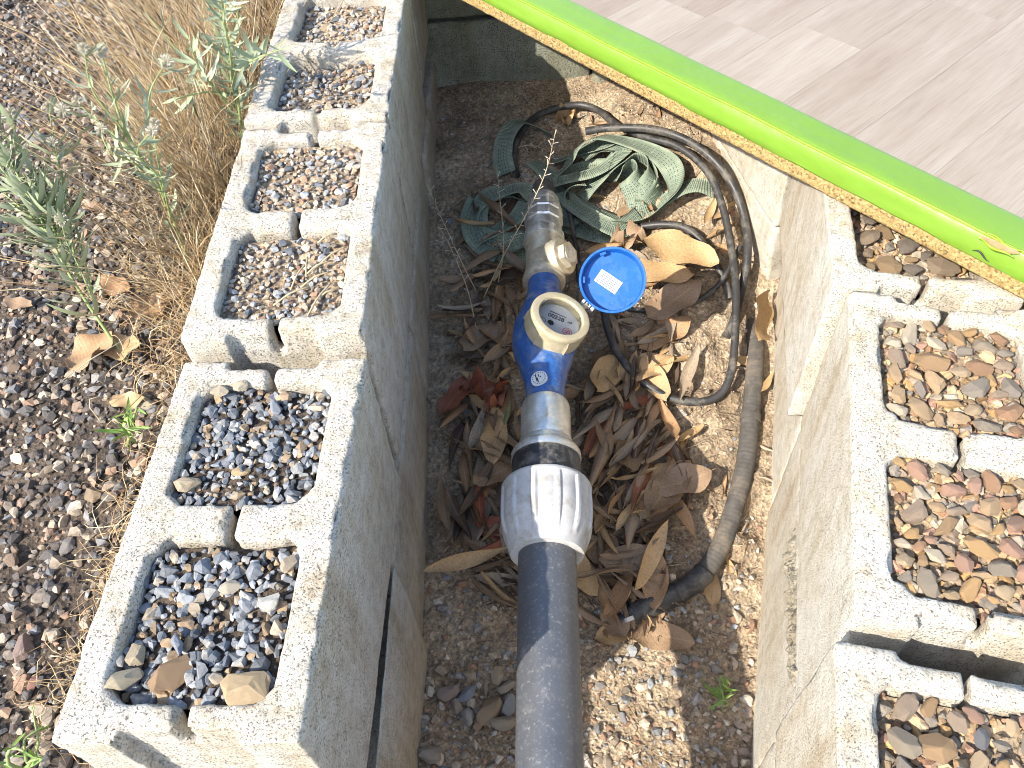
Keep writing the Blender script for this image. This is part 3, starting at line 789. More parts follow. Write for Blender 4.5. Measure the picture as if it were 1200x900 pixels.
packed(R0, 1, 40, -.015, .007, .019, 73, 'bottom right core', 'stones in the bottom right core', PAL_BROWN+PAL_BLUE[:4])
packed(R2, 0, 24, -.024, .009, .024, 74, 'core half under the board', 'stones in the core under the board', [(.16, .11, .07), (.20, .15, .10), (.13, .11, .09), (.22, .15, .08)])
#PART3
# ------------------------------------------------------------------ board platform with green edge
E0 = np.array([.064, 1.162]); E1 = np.array([.702, .449]); ED = (E1-E0)/np.linalg.norm(E1-E0); EN = np.array([-ED[1], ED[0]])   # along, inwards
plat = thing('floor_platform', 'pale laminate floor panel on chipboard with a lime green vinyl edge, laid over the walls', 'platform', (E0[0], E0[1], .003))
ang_p = math.atan2(ED[1], ED[0]); plat.rotation_euler = (0, 0, ang_p)
# local frame: x along the edge, y inwards, z up
XA, XB, YB = -.55, 1.75, 1.5
V, F = [], []
nseg = 300
def ripple(x, s, a): return a*(vn(np.array([[x*1.0, s*3.1, 0.]]), 9, 3)[0]-.5) + a*.5*(vn(np.array([[x, s, 1.]]), 40, 5)[0]-.5)
# chipboard: rough sawn edge strip, then the slab behind
rows = 9
for i in range(nseg+1):
    x = XA+(XB-XA)*i/nseg
    for j in range(rows):
        z = .0205*j/(rows-1)
        V.append((x, -.0005+.0022*(vn(np.array([[x, z, .3]]), 260, 2)[0]-.5)+(.0012 if j in (0, rows-1) else 0), z+(.0016*(vn(np.array([[x, 0, 0]]), 120, 8)[0]-.5) if j == 0 else 0)))
for i in range(nseg):
    for j in range(rows-1): F.append((i*rows+j, (i+1)*rows+j, (i+1)*rows+j+1, i*rows+j+1))
b0 = len(V)
V += [(XA, YB, 0), (XB, YB, 0), (XA, YB, .0205), (XB, YB, .0205)]
F += [tuple([i*rows for i in range(nseg+1)][::-1]+[b0, b0+1][::1]), (b0, b0+2, b0+3, b0+1)]
obj('chipboard', mesh('chipboard', V, F, True), M['chip'], plat)
# green vinyl: profile swept along the edge (bottom lip, front face, crease, top flap)
prof = [(.006, .0206), (-.0022, .0207), (-.0040, .0225), (-.0042, .030), (-.0036, .040), (-.0022, .0478), (.0005, .0512), (.006, .0524), (.016, .0524), (.030, .0522), (.044, .0520), (.0505, .0515), (.0525, .0502)]
V, F = [], []; npf = len(prof)
for i in range(nseg+1):
    x = XA+(XB-XA)*i/nseg
    for j, (y, z) in enumerate(prof):
        wob = ripple(x, j*.06, .0035 if 1 < j < 7 else .0016)
        edge = .003*(vn(np.array([[x, 7., 0]]), 30, 4)[0]-.5) if j in (1, 2) else 0
        V.append((x, y+wob*(1 if j < 7 else .3), z+edge+wob*(.2 if j < 7 else .6)))
for i in range(nseg):
    for j in range(npf-1): F.append((i*npf+j, (i+1)*npf+j, (i+1)*npf+j+1, i*npf+j+1))
trim = obj('green_vinyl_edge', mesh('green_vinyl_edge', V, F, True), M['vinyl'], plat)
# the pale worn crease along the corner
C = [(XA+(XB-XA)*i/nseg, .0006+ripple(XA+(XB-XA)*i/nseg, .36, .0035)*.9, .0512+ripple(XA+(XB-XA)*i/nseg, .36, .0035)*.2) for i in range(nseg+1)]
v, f, u_ = tube(C, .0016, 6, resample=False); obj('worn_crease', mesh('worn_crease', v, f), M['vinyl_line'], trim)
# the tear near the right edge of the picture, bare wood showing, curled lips
tp = at(1168, 293, .052); tl = np.array([(tp[:2]-E0)@ED, (tp[:2]-E0)@EN])
def tear(cx, cy, ln, wd, ang, m_, nm, z=.0538, seed=1):
    rs = random.Random(seed); pts = []
    for k in range(14):
        a = 2*math.pi*k/14; r = rs.uniform(.75, 1.1)
        x, y = ln*r*math.cos(a), wd*r*math.sin(a); pts.append((cx+x*math.cos(ang)-y*math.sin(ang), cy+x*math.sin(ang)+y*math.cos(ang)))
    V, F = [], []; prism(V, F, pts, z-.0016, z); return obj(nm, mesh(nm, V, F, False), m_, trim)
tear(tl[0], tl[1]+.002, .021, .006, .06, M['tear'], 'torn_patch', .0542)
for k, (dx, dy, ln) in enumerate(((.004, .0085, .024), (-.002, -.0055, .020))):
    P = [(tl[0]+dx-ln+2*ln*t, tl[1]+dy+.002*math.sin(t*9+k), .0545+.0012*math.sin(t*7)) for t in np.linspace(0, 1, 9)]
    v, f, u_ = tube(P, lambda t, s: .0013*math.sin(math.pi*min(.97, max(.05, t)))+.0003, 6); obj('torn_lip', mesh('torn_lip', v, f), M['vinyl_line'], trim)
for k, (u, v, ln, an) in enumerate(((1150, 291, .010, -.35),)):
    q = at(u, v, .05); q = np.array([(q[:2]-E0)@ED, (q[:2]-E0)@EN]); y_ = -.0046; 
    P = [(q[0]-ln+2*ln*t, y_-.0008, .030+.003*math.sin(t*5)) for t in np.linspace(0, 1, 7)]
    v_, f, u_ = tube(P, lambda t, s: .0009*math.sin(math.pi*min(.97, max(.05, t)))+.0002, 5); obj('crack', mesh('crack', v_, f), M['ink'], trim)
# laminate planks run away from the edge; direction read off two seams
pd = np.array([.733, .680]); pd /= np.linalg.norm(pd)
pa = math.atan2(pd[1], pd[0])-ang_p                                   # plank direction in the platform frame
s0 = np.array([.432, .844])-E0; s0 = np.array([s0@ED, s0@EN])
cdir = np.array([math.cos(pa), math.sin(pa)]); ndir = np.array([-cdir[1], cdir[0]])
WPL = .105; off0 = s0@ndir
def clip_poly(P, n, d):                                               # keep n.p >= d
    out = []
    for i in range(len(P)):
        a, b_ = P[i], P[(i+1) % len(P)]; da, db = n@a-d, n@b_-d
        if da >= 0: out.append(a)
        if da*db < 0: out.append(a+(b_-a)*da/(da-db))
    return out
rs = random.Random(4)
for r in range(-16, 17):
    lo, hi = off0+r*WPL+.00012, off0+(r+1)*WPL-.00012
    t0 = -2.2+rs.uniform(0, .6)
    while t0 < 2.6:
        t1 = t0+.62
        Q = [cdir*t+ndir*w for t, w in ((t0+.0001, lo), (t1-.0001, lo), (t1-.0001, hi), (t0+.0001, hi))]
        for n_, d_ in ((np.array([0, 1.]), .0515), (np.array([0, -1.]), -YB), (np.array([1., 0]), XA), (np.array([-1., 0]), -XB)):
            Q = clip_poly(Q, n_, d_) if len(Q) > 2 else Q
        if len(Q) > 2:
            c = cdir*((t0+t1)/2)+ndir*(lo+hi)/2
            loc = [(np.dot(q-c, cdir), np.dot(q-c, ndir)) for q in Q]
            V, F = [], []; prism(V, F, loc, -.0285, 0)
            o = obj('laminate_plank', mesh('laminate_plank', V, F, False), M['laminate'], plat, (c[0], c[1], .0505), (0, 0, pa))
        t0 = t1

# ------------------------------------------------------------------ water meter pipework (runs along +Y)
PX, PZ = .187, -.256
wm = thing('water_meter_pipework', 'black pipe with white coupling nut, blue water meter and brass check valve', 'water meter', (PX, .3, PZ))
def ly(prof, n=32, facets=None, name='part', mat=None, parent=None, x=PX, z=PZ, cap=True, deg=35):
    """profile [(r, y)] round the pipe axis; returned in wm space"""
    v, f = lathe(prof, n, facets, cap)
    V = [(x-PX+p[0], p[2]-.3, z-PZ-p[1]) for p in v]
    F = [tuple(reversed(q)) for q in f] if False else f
    return obj(name, sharp(mesh(name, V, F), deg), mat, parent or wm)
def ngon(k, ph=0):
    def fn(a, r, h):
        s = 2*math.pi/k; b_ = (a+ph) % s-s/2
        return r*math.cos(math.pi/k)/math.cos(b_)
    return fn
def pipe_f(a, r, h): return r*(1+.004*math.sin(3*a+h*9))
ly([(.0355, -1.2+i*.03) for i in range(51)], 40, pipe_f, 'pipe', M['pipe'])
# compression nut with ribs
def nut_f(a, r, h):
    k = 12; b_ = ((a/(2*math.pi)*k+.5) % 1.0)
    d = 0
    if .300 < h < .3785:
        g = min(1, (h-.300)/.012)*min(1, (.3785-h)/.004)
        if b_ < .07 or b_ > .93: d = .0004*g
        elif .13 < b_ < .87: d = -(.0026-.0012*math.sin(math.pi*(b_-.13)/.74))*g
    return r+d
prof = [(.0385, .2885), (.0450, .2885), (.0462, .2920), (.0475, .2965), (.0492, .301), (.0515, .307), (.0540, .3135), (.0562, .320), (.0577, .327), (.0586, .335), (.0590, .344), (.0591, .354), (.0590, .364), (.0589, .373), (.0588, .377), (.0587, .3795), (.0582, .382), (.0568, .3845), (.0440, .3848)]
ly(prof, 144, nut_f, 'coupling_nut', M['nut'], deg=22)
def ins_f(a, r, h):
    b_ = ((a/(2*math.pi)*9+.3) % 1.0); return r-.0030*(b_ < .16)*(.385 < h < .424)
ly([(.040, .382), (.0452, .382), (.0452, .3885), (.0452, .424), (.0445, .4265), (.038, .4266)], 90, ins_f, 'coupling_body', M['black_plastic'])
ly([(.036, .4255), (.0462, .4257), (.0468, .4290), (.0466, .4345), (.0440, .4395), (.0395, .4430), (.0380, .4490), (.0370, .4520), (.033, .4530)], 48, None, 'reducer_collar', M['zinc'])
ly([(.030, .451), (.0335, .453), (.0345, .457), (.0345, .463), (.0338, .4665), (.0343, .471), (.0342, .508), (.0335, .515), (.0320, .5195), (.028, .5210)], 48, None, 'union_socket', M['zinc'])
# blue meter body: flow tube swelling into a cup, one skin
MC = np.array([.185, .634, -.258])
tl_ = math.radians(22)
RA = np.array([math.sin(tl_), -.05, math.cos(tl_)]); RA /= np.linalg.norm(RA)
RF = frame(RA, (.12, 1, 0))
v1, f1 = lathe([(.0255, .512), (.0275, .538), (.0300, .562), (.0355, .585), (.0425, .606), (.0465, .626), (.0475, .645), (.0460, .664), (.0410, .684), (.0345, .705), (.0290, .726), (.0262, .745), (.0255, .775)], 40)
v1 = [(p[0]+PX+(MC[0]-PX)*math.exp(-((p[2]-.64)/.05)**2), p[2], -p[1]+PZ) for p in v1]
v2, f2 = lathe([(.030, -.01), (.0425, .006), (.0445, .018), (.0440, .030), (.0425, .044)], 40)
v2 = [tuple(MC+RF@np.array(p)) for p in v2]
V, F = merge([(v1, f1), (v2, f2)])
bm_ = mesh('meter_body', V, F); bmt = bmesh.new(); bmt.from_mesh(bm_); bmesh.ops.recalc_face_normals(bmt, faces=bmt.faces); bmt.to_mesh(bm_); bmt.free()
bm_ = remesh(bm_, .0018); P_, N_ = relax(bm_, 5, .5)
P_ = P_+N_*((fbm(P_, 90, 3, 4)-.5)*.0016)[:, None] - np.array([PX, .3, PZ])
bm_.vertices.foreach_set('co', P_.ravel()); bm_.polygons.foreach_set('use_smooth', np.ones(len(bm_.polygons), bool)); bm_.update()
body = obj('meter_body', bm_, M['blue_paint'], wm)
def reg(prof, n, name, mat, parent=None, facets=None, c=MC, R=RF, deg=35, cap=True):
    prof = [(r*(.93 if c is MC else 1), h) for r, h in prof]; v, f = lathe(prof, n, facets, cap); base = np.array([PX, .3, PZ])
    return obj(name, sharp(mesh(name, [tuple(c+R@np.array(p)-base) for p in v], f), deg), mat, parent or wm)
def ring_f(a, r, h):
    b_ = ((a/(2*math.pi)*6+.1) % 1.0); return r+(.0022 if (b_ < .05 and h < .062 and r > .04) else 0)
ring = reg([(.0440, .036), (.0468, .0365), (.0474, .040), (.0470, .055), (.0468, .062), (.0476, .0635), (.0478, .068), (.0465, .0708), (.0440, .0716), (.0370, .0712), (.0355, .0695), (.0352, .0560)], 96, 'register_ring', M['ring'], None, ring_f, cap=False)
dial = reg([(.0353, .0545), (.0353, .0556)], 48, 'dial', M['paper'], ring)
reg([(.0352, .0655), (.0352, .0672)], 48, 'glass', M['glass'], ring)
# printing on the dial
def flat_on(c, R, x, y, h, w, hgt, ang, mat, parent, name, t=.0004):
    V, F = [], []; box(V, F, -w/2, w/2, -hgt/2, hgt/2, 0, t); ca, sa = math.cos(ang), math.sin(ang); base = np.array([PX, .3, PZ])
    V = [tuple(c+R@np.array([x+p[0]*ca-p[1]*sa, y+p[0]*sa+p[1]*ca, h+p[2]])-base) for p in V]
    return obj(name, mesh(name, V, F, False), mat, parent)
def text_on(body_, c, R, x, y, h, size, ang, mat, parent, name):
    cu = bpy.data.curves.new(name, 'FONT'); cu.body = body_; cu.size = size; cu.align_x = 'CENTER'; cu.align_y = 'CENTER'; cu.extrude = .0002; cu.offset = .00012
    to = bpy.data.objects.new('tmp', cu); COL.objects.link(to); dg = bpy.context.evaluated_depsgraph_get()
    tm = bpy.data.meshes.new_from_object(to.evaluated_get(dg)); bpy.data.objects.remove(to); tm.materials.clear()
    o = obj(name, tm, mat, parent)
    ca, sa = math.cos(ang), math.sin(ang)
    R2_ = R@np.array([[ca, -sa, 0], [sa, ca, 0], [0, 0, 1]])
    o.matrix_local = mat4(R2_, c+R@np.array([x, y, h])-np.array([PX, .3, PZ])); return o
ta = -.10
text_on('00228', MC, RF, -.003, .0075, .0560, .0100, ta, M['ink'], dial, 'counter_digits')
text_on('m\u00b3', MC, RF, .0185, .0062, .0560, .0065, ta, M['ink'], dial, 'unit_print')
flat_on(MC, RF, -.001, .0150, .0556, .026, .0016, ta, M['faint_ink'], dial, 'fine_print')
v, f = lathe([(.0050, .0556), (.0050, .0566)], 24, lambda a, r, h: r*(1 if (a/(2*math.pi)*8) % 1 < .5 else .72))
base = np.array([PX, .3, PZ])
obj('star_wheel', mesh('star_wheel', [tuple(MC+RF@np.array((p[0]-.0100, p[1]-.0055, p[2]))-base) for p in v], f, False), M['ink'], dial)
def ring_mark(x, y, r, w, mat, nm, n=24):
    V, F = [], []
    for k in range(n):
        a = 2*math.pi*k/n
        for rr in (r-w, r): V.append(tuple(MC+RF@np.array((x+rr*math.cos(a), y+rr*math.sin(a), .0559))-base))
    F = [(2*k, 2*k+1, 2*((k+1) % n)+1, 2*((k+1) % n)) for k in range(n)]
    return obj(nm, mesh(nm, V, F, False), mat, dial)
ring_mark(.0165, -.0120, .0075, .0011, M['red_ink'], 'small_dial'); ring_mark(.0165, -.0120, .0040, .0009, M['red_ink'], 'small_dial')
ring_mark(-.0225, -.0050, .0050, .0010, M['faint_ink'], 'small_dial')
flat_on(MC, RF, .0168, -.0115, .0560, .0012, .0070, -.6, M['red_ink'], dial, 'needle')
for k in range(7):
    a = math.radians(208+k*13); flat_on(MC, RF, .0285*math.cos(a)+.001, .0265*math.sin(a)+.001, .0556, .0042, .0020, a+math.pi/2, M['red_ink'], dial, 'red_print')
# round seal sticker on the blue body
sn = np.array([-.34, -.50, .80]); sn /= np.linalg.norm(sn); SF = frame(sn, (.2, 1, .3))
sc = None
sp = at(630, 443, PZ+.030)
# find the body surface under that photo ray
d_ = FW+(630-600)/FOC*RT-(443-450)/FOC*UP; d_ /= np.linalg.norm(d_)
Wp = P_+base; tt = (Wp-CP)@d_; dist = np.linalg.norm(Wp-CP-tt[:, None]*d_, axis=1); cand = np.where(dist < .0025)[0]; hit = cand[np.argmin(tt[cand])]
sc = Wp[hit]; sn = N_[hit]/np.linalg.norm(N_[hit]); SF = frame(sn, (.25, 1, .3))
v, f = lathe([(.0118, -.0035), (.0118, .0012), (.0112, .0016)], 32, lambda a, r, h: r*(1+.12*max(0, math.cos(a+1.9))**8))
seal = obj('seal_sticker', mesh('seal_sticker', [tuple(sc+SF@np.array(p)-base) for p in v], f, False), M['paper'], wm)
for (x, y, w, h, a) in ((-.0040, -.0005, .0120, .0016, -1.05), (-.0005, -.0035, .0085, .0012, -1.05), (-.0015, .0035, .0050, .0011, -1.05), (.0018, .0020, .0018, .0018, 0)):
    flat_on(sc, SF, x, y, .0016, w, h, a, M['ink'], seal, 'seal_print')
for k in range(16):
    a = 2*math.pi*k/16; flat_on(sc, SF, .0092*math.cos(a), .0092*math.sin(a), .0016, .0014, .0015, a, M['faint_ink'], seal, 'seal_print')
# blue lid, open
LCc = np.array([.288, .702, -.197]); LN = np.array([-.06, -.60, .80]); LN /= np.linalg.norm(LN)
LF = frame(LN, (0.0, .7, .7))
prof = [(.0, -.0030), (.0440, -.0030), (.0465, -.0015), (.0478, .002), (.0482, .0150), (.0488, .0165), (.0484, .0172), (.0455, .0170), (.0445, .0158), (.0440, .0030), (.0430, .0006), (.0, .0004)]
v, f = lathe(prof, 72, None, False)
lid = obj('lid', sharp(mesh('lid', [tuple(LCc+LF@np.array(p)-base) for p in v], f), 40), M['lid'], wm)
st = flat_on(LCc, LF, -.006, .0, .0003, .0370, .0205, -.62, M['paper'], lid, 'label_sticker', .0006)
for k in range(6):
    q = -.0075+k*.0030; ca, sa = math.cos(-.62), math.sin(-.62)
    flat_on(LCc, LF, -.006-q*sa, q*ca, .0009, .0300-(k % 3)*.003, .0012, -.62, M['faint_ink'], st, 'label_print', .0003)
for k, a in enumerate((1.9, 3.1, 5.3)):
    flat_on(LCc, LF, .0415*math.cos(a), .0415*math.sin(a), .010, .0035, .009, a, M['lid'], lid, 'clip_tab', .003)
# hinge between ring and lid
hv = LCc+LF@np.array([-.0362, -.0350, .004]); hd = LF@np.array([.72, -.60, .05]); hd /= np.linalg.norm(hd)
for k, (o_, r_, l_) in enumerate(((-.0085, .0046, .0042), (0, .0040, .0080), (.0085, .0046, .0042))):
    P = [hv+hd*(o_-l_/2), hv+hd*(o_+l_/2)]
    v, f, u_ = tube([P[0], (P[0]+P[1])/2, P[1]], r_, 14); obj('hinge_knuckle', sharp(mesh('hinge_knuckle', [tuple(np.array(p)-base) for p in v], f)), M['hinge'], lid)
arm0 = MC+RF@np.array([.030, .036, .058])
v, f, u_ = tube([arm0, (arm0+hv)/2+np.array([0, 0, .002]), hv], .0042, 8); obj('hinge_arm', mesh('hinge_arm', [tuple(np.array(p)-base) for p in v], f), M['ring'], ring)
# brass check valve behind the meter
ly([(.0300, .762), (.0335, .764), (.0345, .770), (.0330, .778), (.0305, .784), (.0298, .800), (.0298, .845), (.0310, .856)], 48, None, 'valve_body', M['old_brass'])
pv = np.array([PX-.004, .806, PZ]); pn = np.array([.80, -.20, .56]); VF = frame(pn, (0, 1, .2))
reg([(.0290, .0), (.0300, .030), (.0312, .034), (.0312, .043), (.0290, .047), (.0215, .0475)], 40, 'valve_cap', M['old_brass'], None, None, pv, VF)
reg([(.0215, .0460), (.0215, .0560), (.0205, .0575)], 42, 'cap_hexagon', M['old_brass'], None, ngon(6, .3), pv, VF, 20)
reg([(.0140, .0565), (.0140, .0581)], 24, 'cap_face', M['zinc'], None, None, pv, VF)
ly([(.0300, .856), (.0345, .857), (.0352, .860), (.0352, .872), (.0340, .876), (.029, .8765)], 48, ngon(8, .2), 'hex_collar', M['zinc'], deg=20)
uprof = [(.0285, .8765), (.0305, .878), (.0308, .895), (.0292, .897), (.0292, .900), (.0318, .902), (.0320, .918), (.0302, .920), (.0302, .923), (.0322, .925), (.0316, .942), (.0296, .944), (.0296, .947), (.0295, .950), (.0270, .966), (.0215, .970)]
def un_f(a, r, h): return ngon(10)(a, r*1.02, h) if .895 < h < .946 else r
ly(uprof, 80, un_f, 'union_nut', M['zinc'], deg=25)
ly([(.0195, .968), (.0200, .985), (.0196, 1.000), (.0170, 1.010), (.0110, 1.0155), (.002, 1.0165)], 32, None, 'end_plug', M['conduit'])
# riser that brings the pipe up out of the ground below the valve (stands in the leaves)
wm_leg = ly([(.0200, 0), (.0200, .001)], 8, None, 'foot', M['zinc'])
bpy.data.objects.remove(wm_leg)
v, f, u_ = tube([np.array(q) for q in ((PX, .985, PZ-.005), (PX, .990, PZ-.05), (PX, .992, -.40))], .0155, 14)
obj('down_pipe', mesh('down_pipe', [tuple(np.array(p)-base) for p in v], f), M['zinc'], wm)

# ------------------------------------------------------------------ hoses
def hose(name, label, px, r, mat, cat='hose', n=12, rad=None, parent=None, step=.006):
    P = [on_soil(u, v, h) for u, v, h in px]
    v, f, uv_ = tube(P, rad or r, n, step=step)
    o = obj(name, sharp(mesh(name, v, f, uv=uv_)), mat)
    return tag(o, label, cat)
hose('black_hose', 'black hose with a cut end curving over the strap then down the right side', [(686, 154, .065), (715, 150, .068), (760, 151, .072), (800, 162, .074), (835, 186, .072), (860, 220, .066), (873, 260, .060), (876, 300, .055), (868, 345, .030), (858, 380, .012), (850, 395, .006)], .0072, M['hose'])
hose('black_hose', 'black hose looped from behind the strap round to under the blue lid', [(606, 206, .014), (602, 185, .014), (608, 160, .016), (626, 138, .018), (652, 127, .020), (680, 123, .022), (702, 130, .028), (722, 146, .038), (755, 160, .046), (795, 172, .054), (828, 200, .058), (846, 240, .060), (856, 285, .058), (862, 330, .056), (862, 380, .050), (858, 430, .040), (846, 460, .030), (820, 471, .026), (785, 466, .026), (750, 445, .030), (725, 415, .034), (712, 385, .038), (708, 362, .040), (706, 340, .040)], .0068, M['hose'])
hose('black_hose', 'short black hose passing under the big tan leaf', [(748, 266, .020), (775, 263, .030), (800, 266, .036), (820, 280, .036), (834, 302, .030), (846, 322, .020), (856, 350, .010)], .0068, M['hose'])
hose('black_cable', 'thin black cable lying on the leaves right of the lid', [(700, 352, .012), (735, 362, .014), (775, 363, .014), (810, 356, .018), (838, 338, .026), (856, 312, .040), (868, 288, .048)], .0048, M['hose'], 'cable')
hose('black_cable', 'thin black cable hanging behind the brass valve', [(664, 226, .03), (668, 250, .03), (672, 275, .03), (677, 300, .02), (678, 330, .012)], .0042, M['hose'], 'cable')
# grey conduit with darker sleeve
CONPX = [(878, 376, -.020), (885, 400, .002), (884, 440, .014), (880, 485, .016), (874, 540, .018), (862, 590, .020), (848, 632, .020), (832, 662, .020), (814, 682, .020), (790, 697, .020), (765, 709, .020), (742, 720, .019)]
cp0 = on_soil(880, 480, 0)
con = thing('drain_conduit', 'grey corrugated conduit with a black sleeve end along the right wall foot', 'conduit', (cp0[0], cp0[1], cp0[2]))
PP = [on_soil(u, v, h)-cp0 for u, v, h in CONPX]
CC = catmull(PP, .0022)
k1 = int(len(CC)*.80)
def cor(t, s): return .0148+.0003*math.sin(s*900)+(.0006 if (s*7.3) % 1 < .02 else 0)
v, f, uv_ = tube(CC[:k1], cor, 18, resample=False); obj('grey_conduit', mesh('grey_conduit', v, f, uv=uv_), M['conduit'], con)
def cor2(t, s): return .0162+.0005*math.sin(s*1500)+(.0012 if t < .04 else 0)-(.0016 if .42 < t < .45 else 0)
v, f, uv_ = tube(CC[k1-3:], cor2, 18, resample=False); sl = obj('black_sleeve', mesh('black_sleeve', v, f, uv=uv_), M['hose'], con)
e = CC[-1]; dd = CC[-1]-CC[-8]; dd /= np.linalg.norm(dd)
v, f, uv_ = tube([e-dd*.002, e+dd*.010, e+dd*.022], lambda t, s: .0148-.004*t, 16); pl = obj('end_plug', sharp(mesh('end_plug', v, f)), M['black_plastic'], con)
V, F = [], []; box(V, F, -.006, .006, -.003, .003, -.002, .004); wsc = obj('white_scrap', mesh('white_scrap', V, F, False), M['paper'], pl, tuple(e+dd*.012+np.array([.003, -.008, .014])), (.4, .3, .5))
# ring clip in the middle
q = CC[int(len(CC)*.34)]; 
v, f, uv_ = tube([CC[int(len(CC)*.335)], CC[int(len(CC)*.345)], CC[int(len(CC)*.355)]], .0166, 18); obj('joint_ring', sharp(mesh('joint_ring', v, f)), M['conduit'], con)

# ------------------------------------------------------------------ webbing strap
sp0 = on_soil(700, 215, 0)
strap = thing('webbing_strap', 'tangled faded green webbing strap with dark stitching heaped beyond the meter', 'strap', (sp0[0], sp0[1], sp0[2]))
def ribbon(px, width=.041, seed=0):
    """px: (u, v, height over the soil, tilt in degrees)"""
    P = [np.append(on_soil(u, v, h)-sp0, math.radians(t)) for u, v, h, t in px]
    C = catmull(P, .0045); T = np.gradient(C[:, :3], axis=0); T /= np.linalg.norm(T, axis=1)[:, None]
    s = np.concatenate([[0], np.cumsum(np.linalg.norm(np.diff(C[:, :3], axis=0), axis=1))])
    V, F, UV = [], [], []; m_ = 6
    for lay in (0, 1):
        for i in range(len(C)):
            side = np.cross(T[i], [0, 0, 1]); side /= np.linalg.norm(side)+1e-9; up_ = np.cross(side, T[i])
            a = C[i, 3]; w = math.cos(a)*side+math.sin(a)*up_; nn_ = np.cross(w, T[i]); 
            for j in range(m_):
                t = j/(m_-1); crown = .0022*math.sin(math.pi*t)*math.sin(s[i]*30+seed)
                V.append(C[i, :3]+w*(t-.5)*width+nn_*(crown+(.0007 if lay else -.0007))); UV.append((s[i]+seed*.37, t))
    n_ = len(C)
    for lay in (0, 1):
        o_ = lay*n_*m_
        for i in range(n_-1):
            for j in range(m_-1):
                q = (o_+i*m_+j, o_+i*m_+j+1, o_+(i+1)*m_+j+1, o_+(i+1)*m_+j); F.append(q if lay else q[::-1])
    for i in range(n_-1):
        for j in (0, m_-1):
            F.append((i*m_+j, (i+1)*m_+j, n_*m_+(i+1)*m_+j, n_*m_+i*m_+j))
    return obj('strap_loop', mesh('strap_loop', V, F, uv=UV), M['strap'], strap)
RB = [
 [(593, 204, .012, 25), (589, 185, .022, 20), (591, 165, .030, 15), (600, 148, .034, 10), (612, 142, .030, 20), (628, 148, .020, 40), (645, 160, .010, 60)],
 [(632, 300, .006, 10), (600, 300, .008, 10), (572, 285, .012, 15), (560, 262, .016, 20), (566, 240, .018, 20), (590, 225, .026, 15), (612, 220, .032, 10), (626, 230, .028, 5)],
 [(548, 292, .006, 20), (562, 280, .012, 20), (585, 268, .020, 15), (606, 254, .026, 10), (618, 238, .028, 10)],
 [(560, 235, .012, 30), (552, 258, .012, 20), (560, 285, .012, 10), (585, 300, .012, 0)],
 [(652, 205, .018, 30), (664, 194, .030, 40), (674, 178, .042, 45), (688, 166, .050, 40), (708, 161, .056, 20), (735, 166, .058, 10), (762, 176, .056, 0), (782, 190, .050, -20), (791, 208, .044, -45), (788, 228, .038, -60), (774, 245, .030, -60), (752, 257, .024, -40), (722, 256, .020, -20), (700, 250, .018, -10)],
 [(648, 214, .030, 10), (668, 209, .040, 15), (690, 204, .046, 15), (708, 196, .050, 20), (722, 184, .052, 20), (730, 174, .048, 15), (716, 169, .036, 10), (698, 172, .028, 0), (680, 184, .022, -10)],
 [(660, 226, .026, 10), (672, 240, .032, 10), (690, 252, .036, 5), (708, 262, .036, 0), (724, 268, .030, -10), (738, 264, .020, -30), (750, 254, .012, -40)],
 [(682, 232, .020, 20), (694, 218, .032, 25), (710, 202, .044, 25), (728, 190, .052, 35), (744, 184, .052, 55), (758, 190, .046, 65), (764, 206, .038, 50), (756, 222, .030, 30), (744, 226, .024, 10)],
 [(640, 212, .020, 20), (652, 224, .022, 20), (668, 232, .022, 20), (684, 242, .020, 10), (698, 256, .016, 0), (712, 272, .010, 0)],
 [(648, 190, .014, 30), (672, 182, .020, 30), (700, 176, .026, 35), (726, 168, .030, 30), (748, 178, .034, 50), (768, 200, .030, 70), (772, 220, .024, 70), (758, 240, .018, 60), (736, 246, .014, 40)],
 [(718, 212, .030, 40), (730, 198, .038, 55), (742, 194, .040, 70), (750, 204, .036, 60), (744, 218, .030, 40), (730, 226, .024, 20)],
 [(770, 243, .012, 20), (782, 232, .024, 15), (800, 221, .034, 10), (818, 217, .034, 0), (836, 222, .022, -10)],
 [(655, 262, .010, 10), (680, 270, .012, 5), (705, 276, .014, 0), (730, 272, .012, 0)],
 [(625, 190, .008, 20), (640, 202, .012, 10), (650, 222, .012, 10), (656, 250, .010, 10)],
]
rr_ = random.Random(12)
for (cu, cv, ru, rv, a0, a1, h, t0) in ((705, 228, 58, 30, 3.6, 6.2, .012, -25), (590, 255, 36, 30, .8, 5.6, .010, 30), (690, 240, 36, 24, 2.0, 4.6, .022, 20)):
    RB.append([(cu+ru*math.cos(a)*(1+.08*math.sin(3*a)), cv+rv*math.sin(a), h+.010*math.sin(2*a+cu)+.006, t0+30*math.sin(1.7*a+cv)) for a in np.linspace(a0, a1, 9)])
for k, r in enumerate(RB): ribbon(r, seed=k+1)
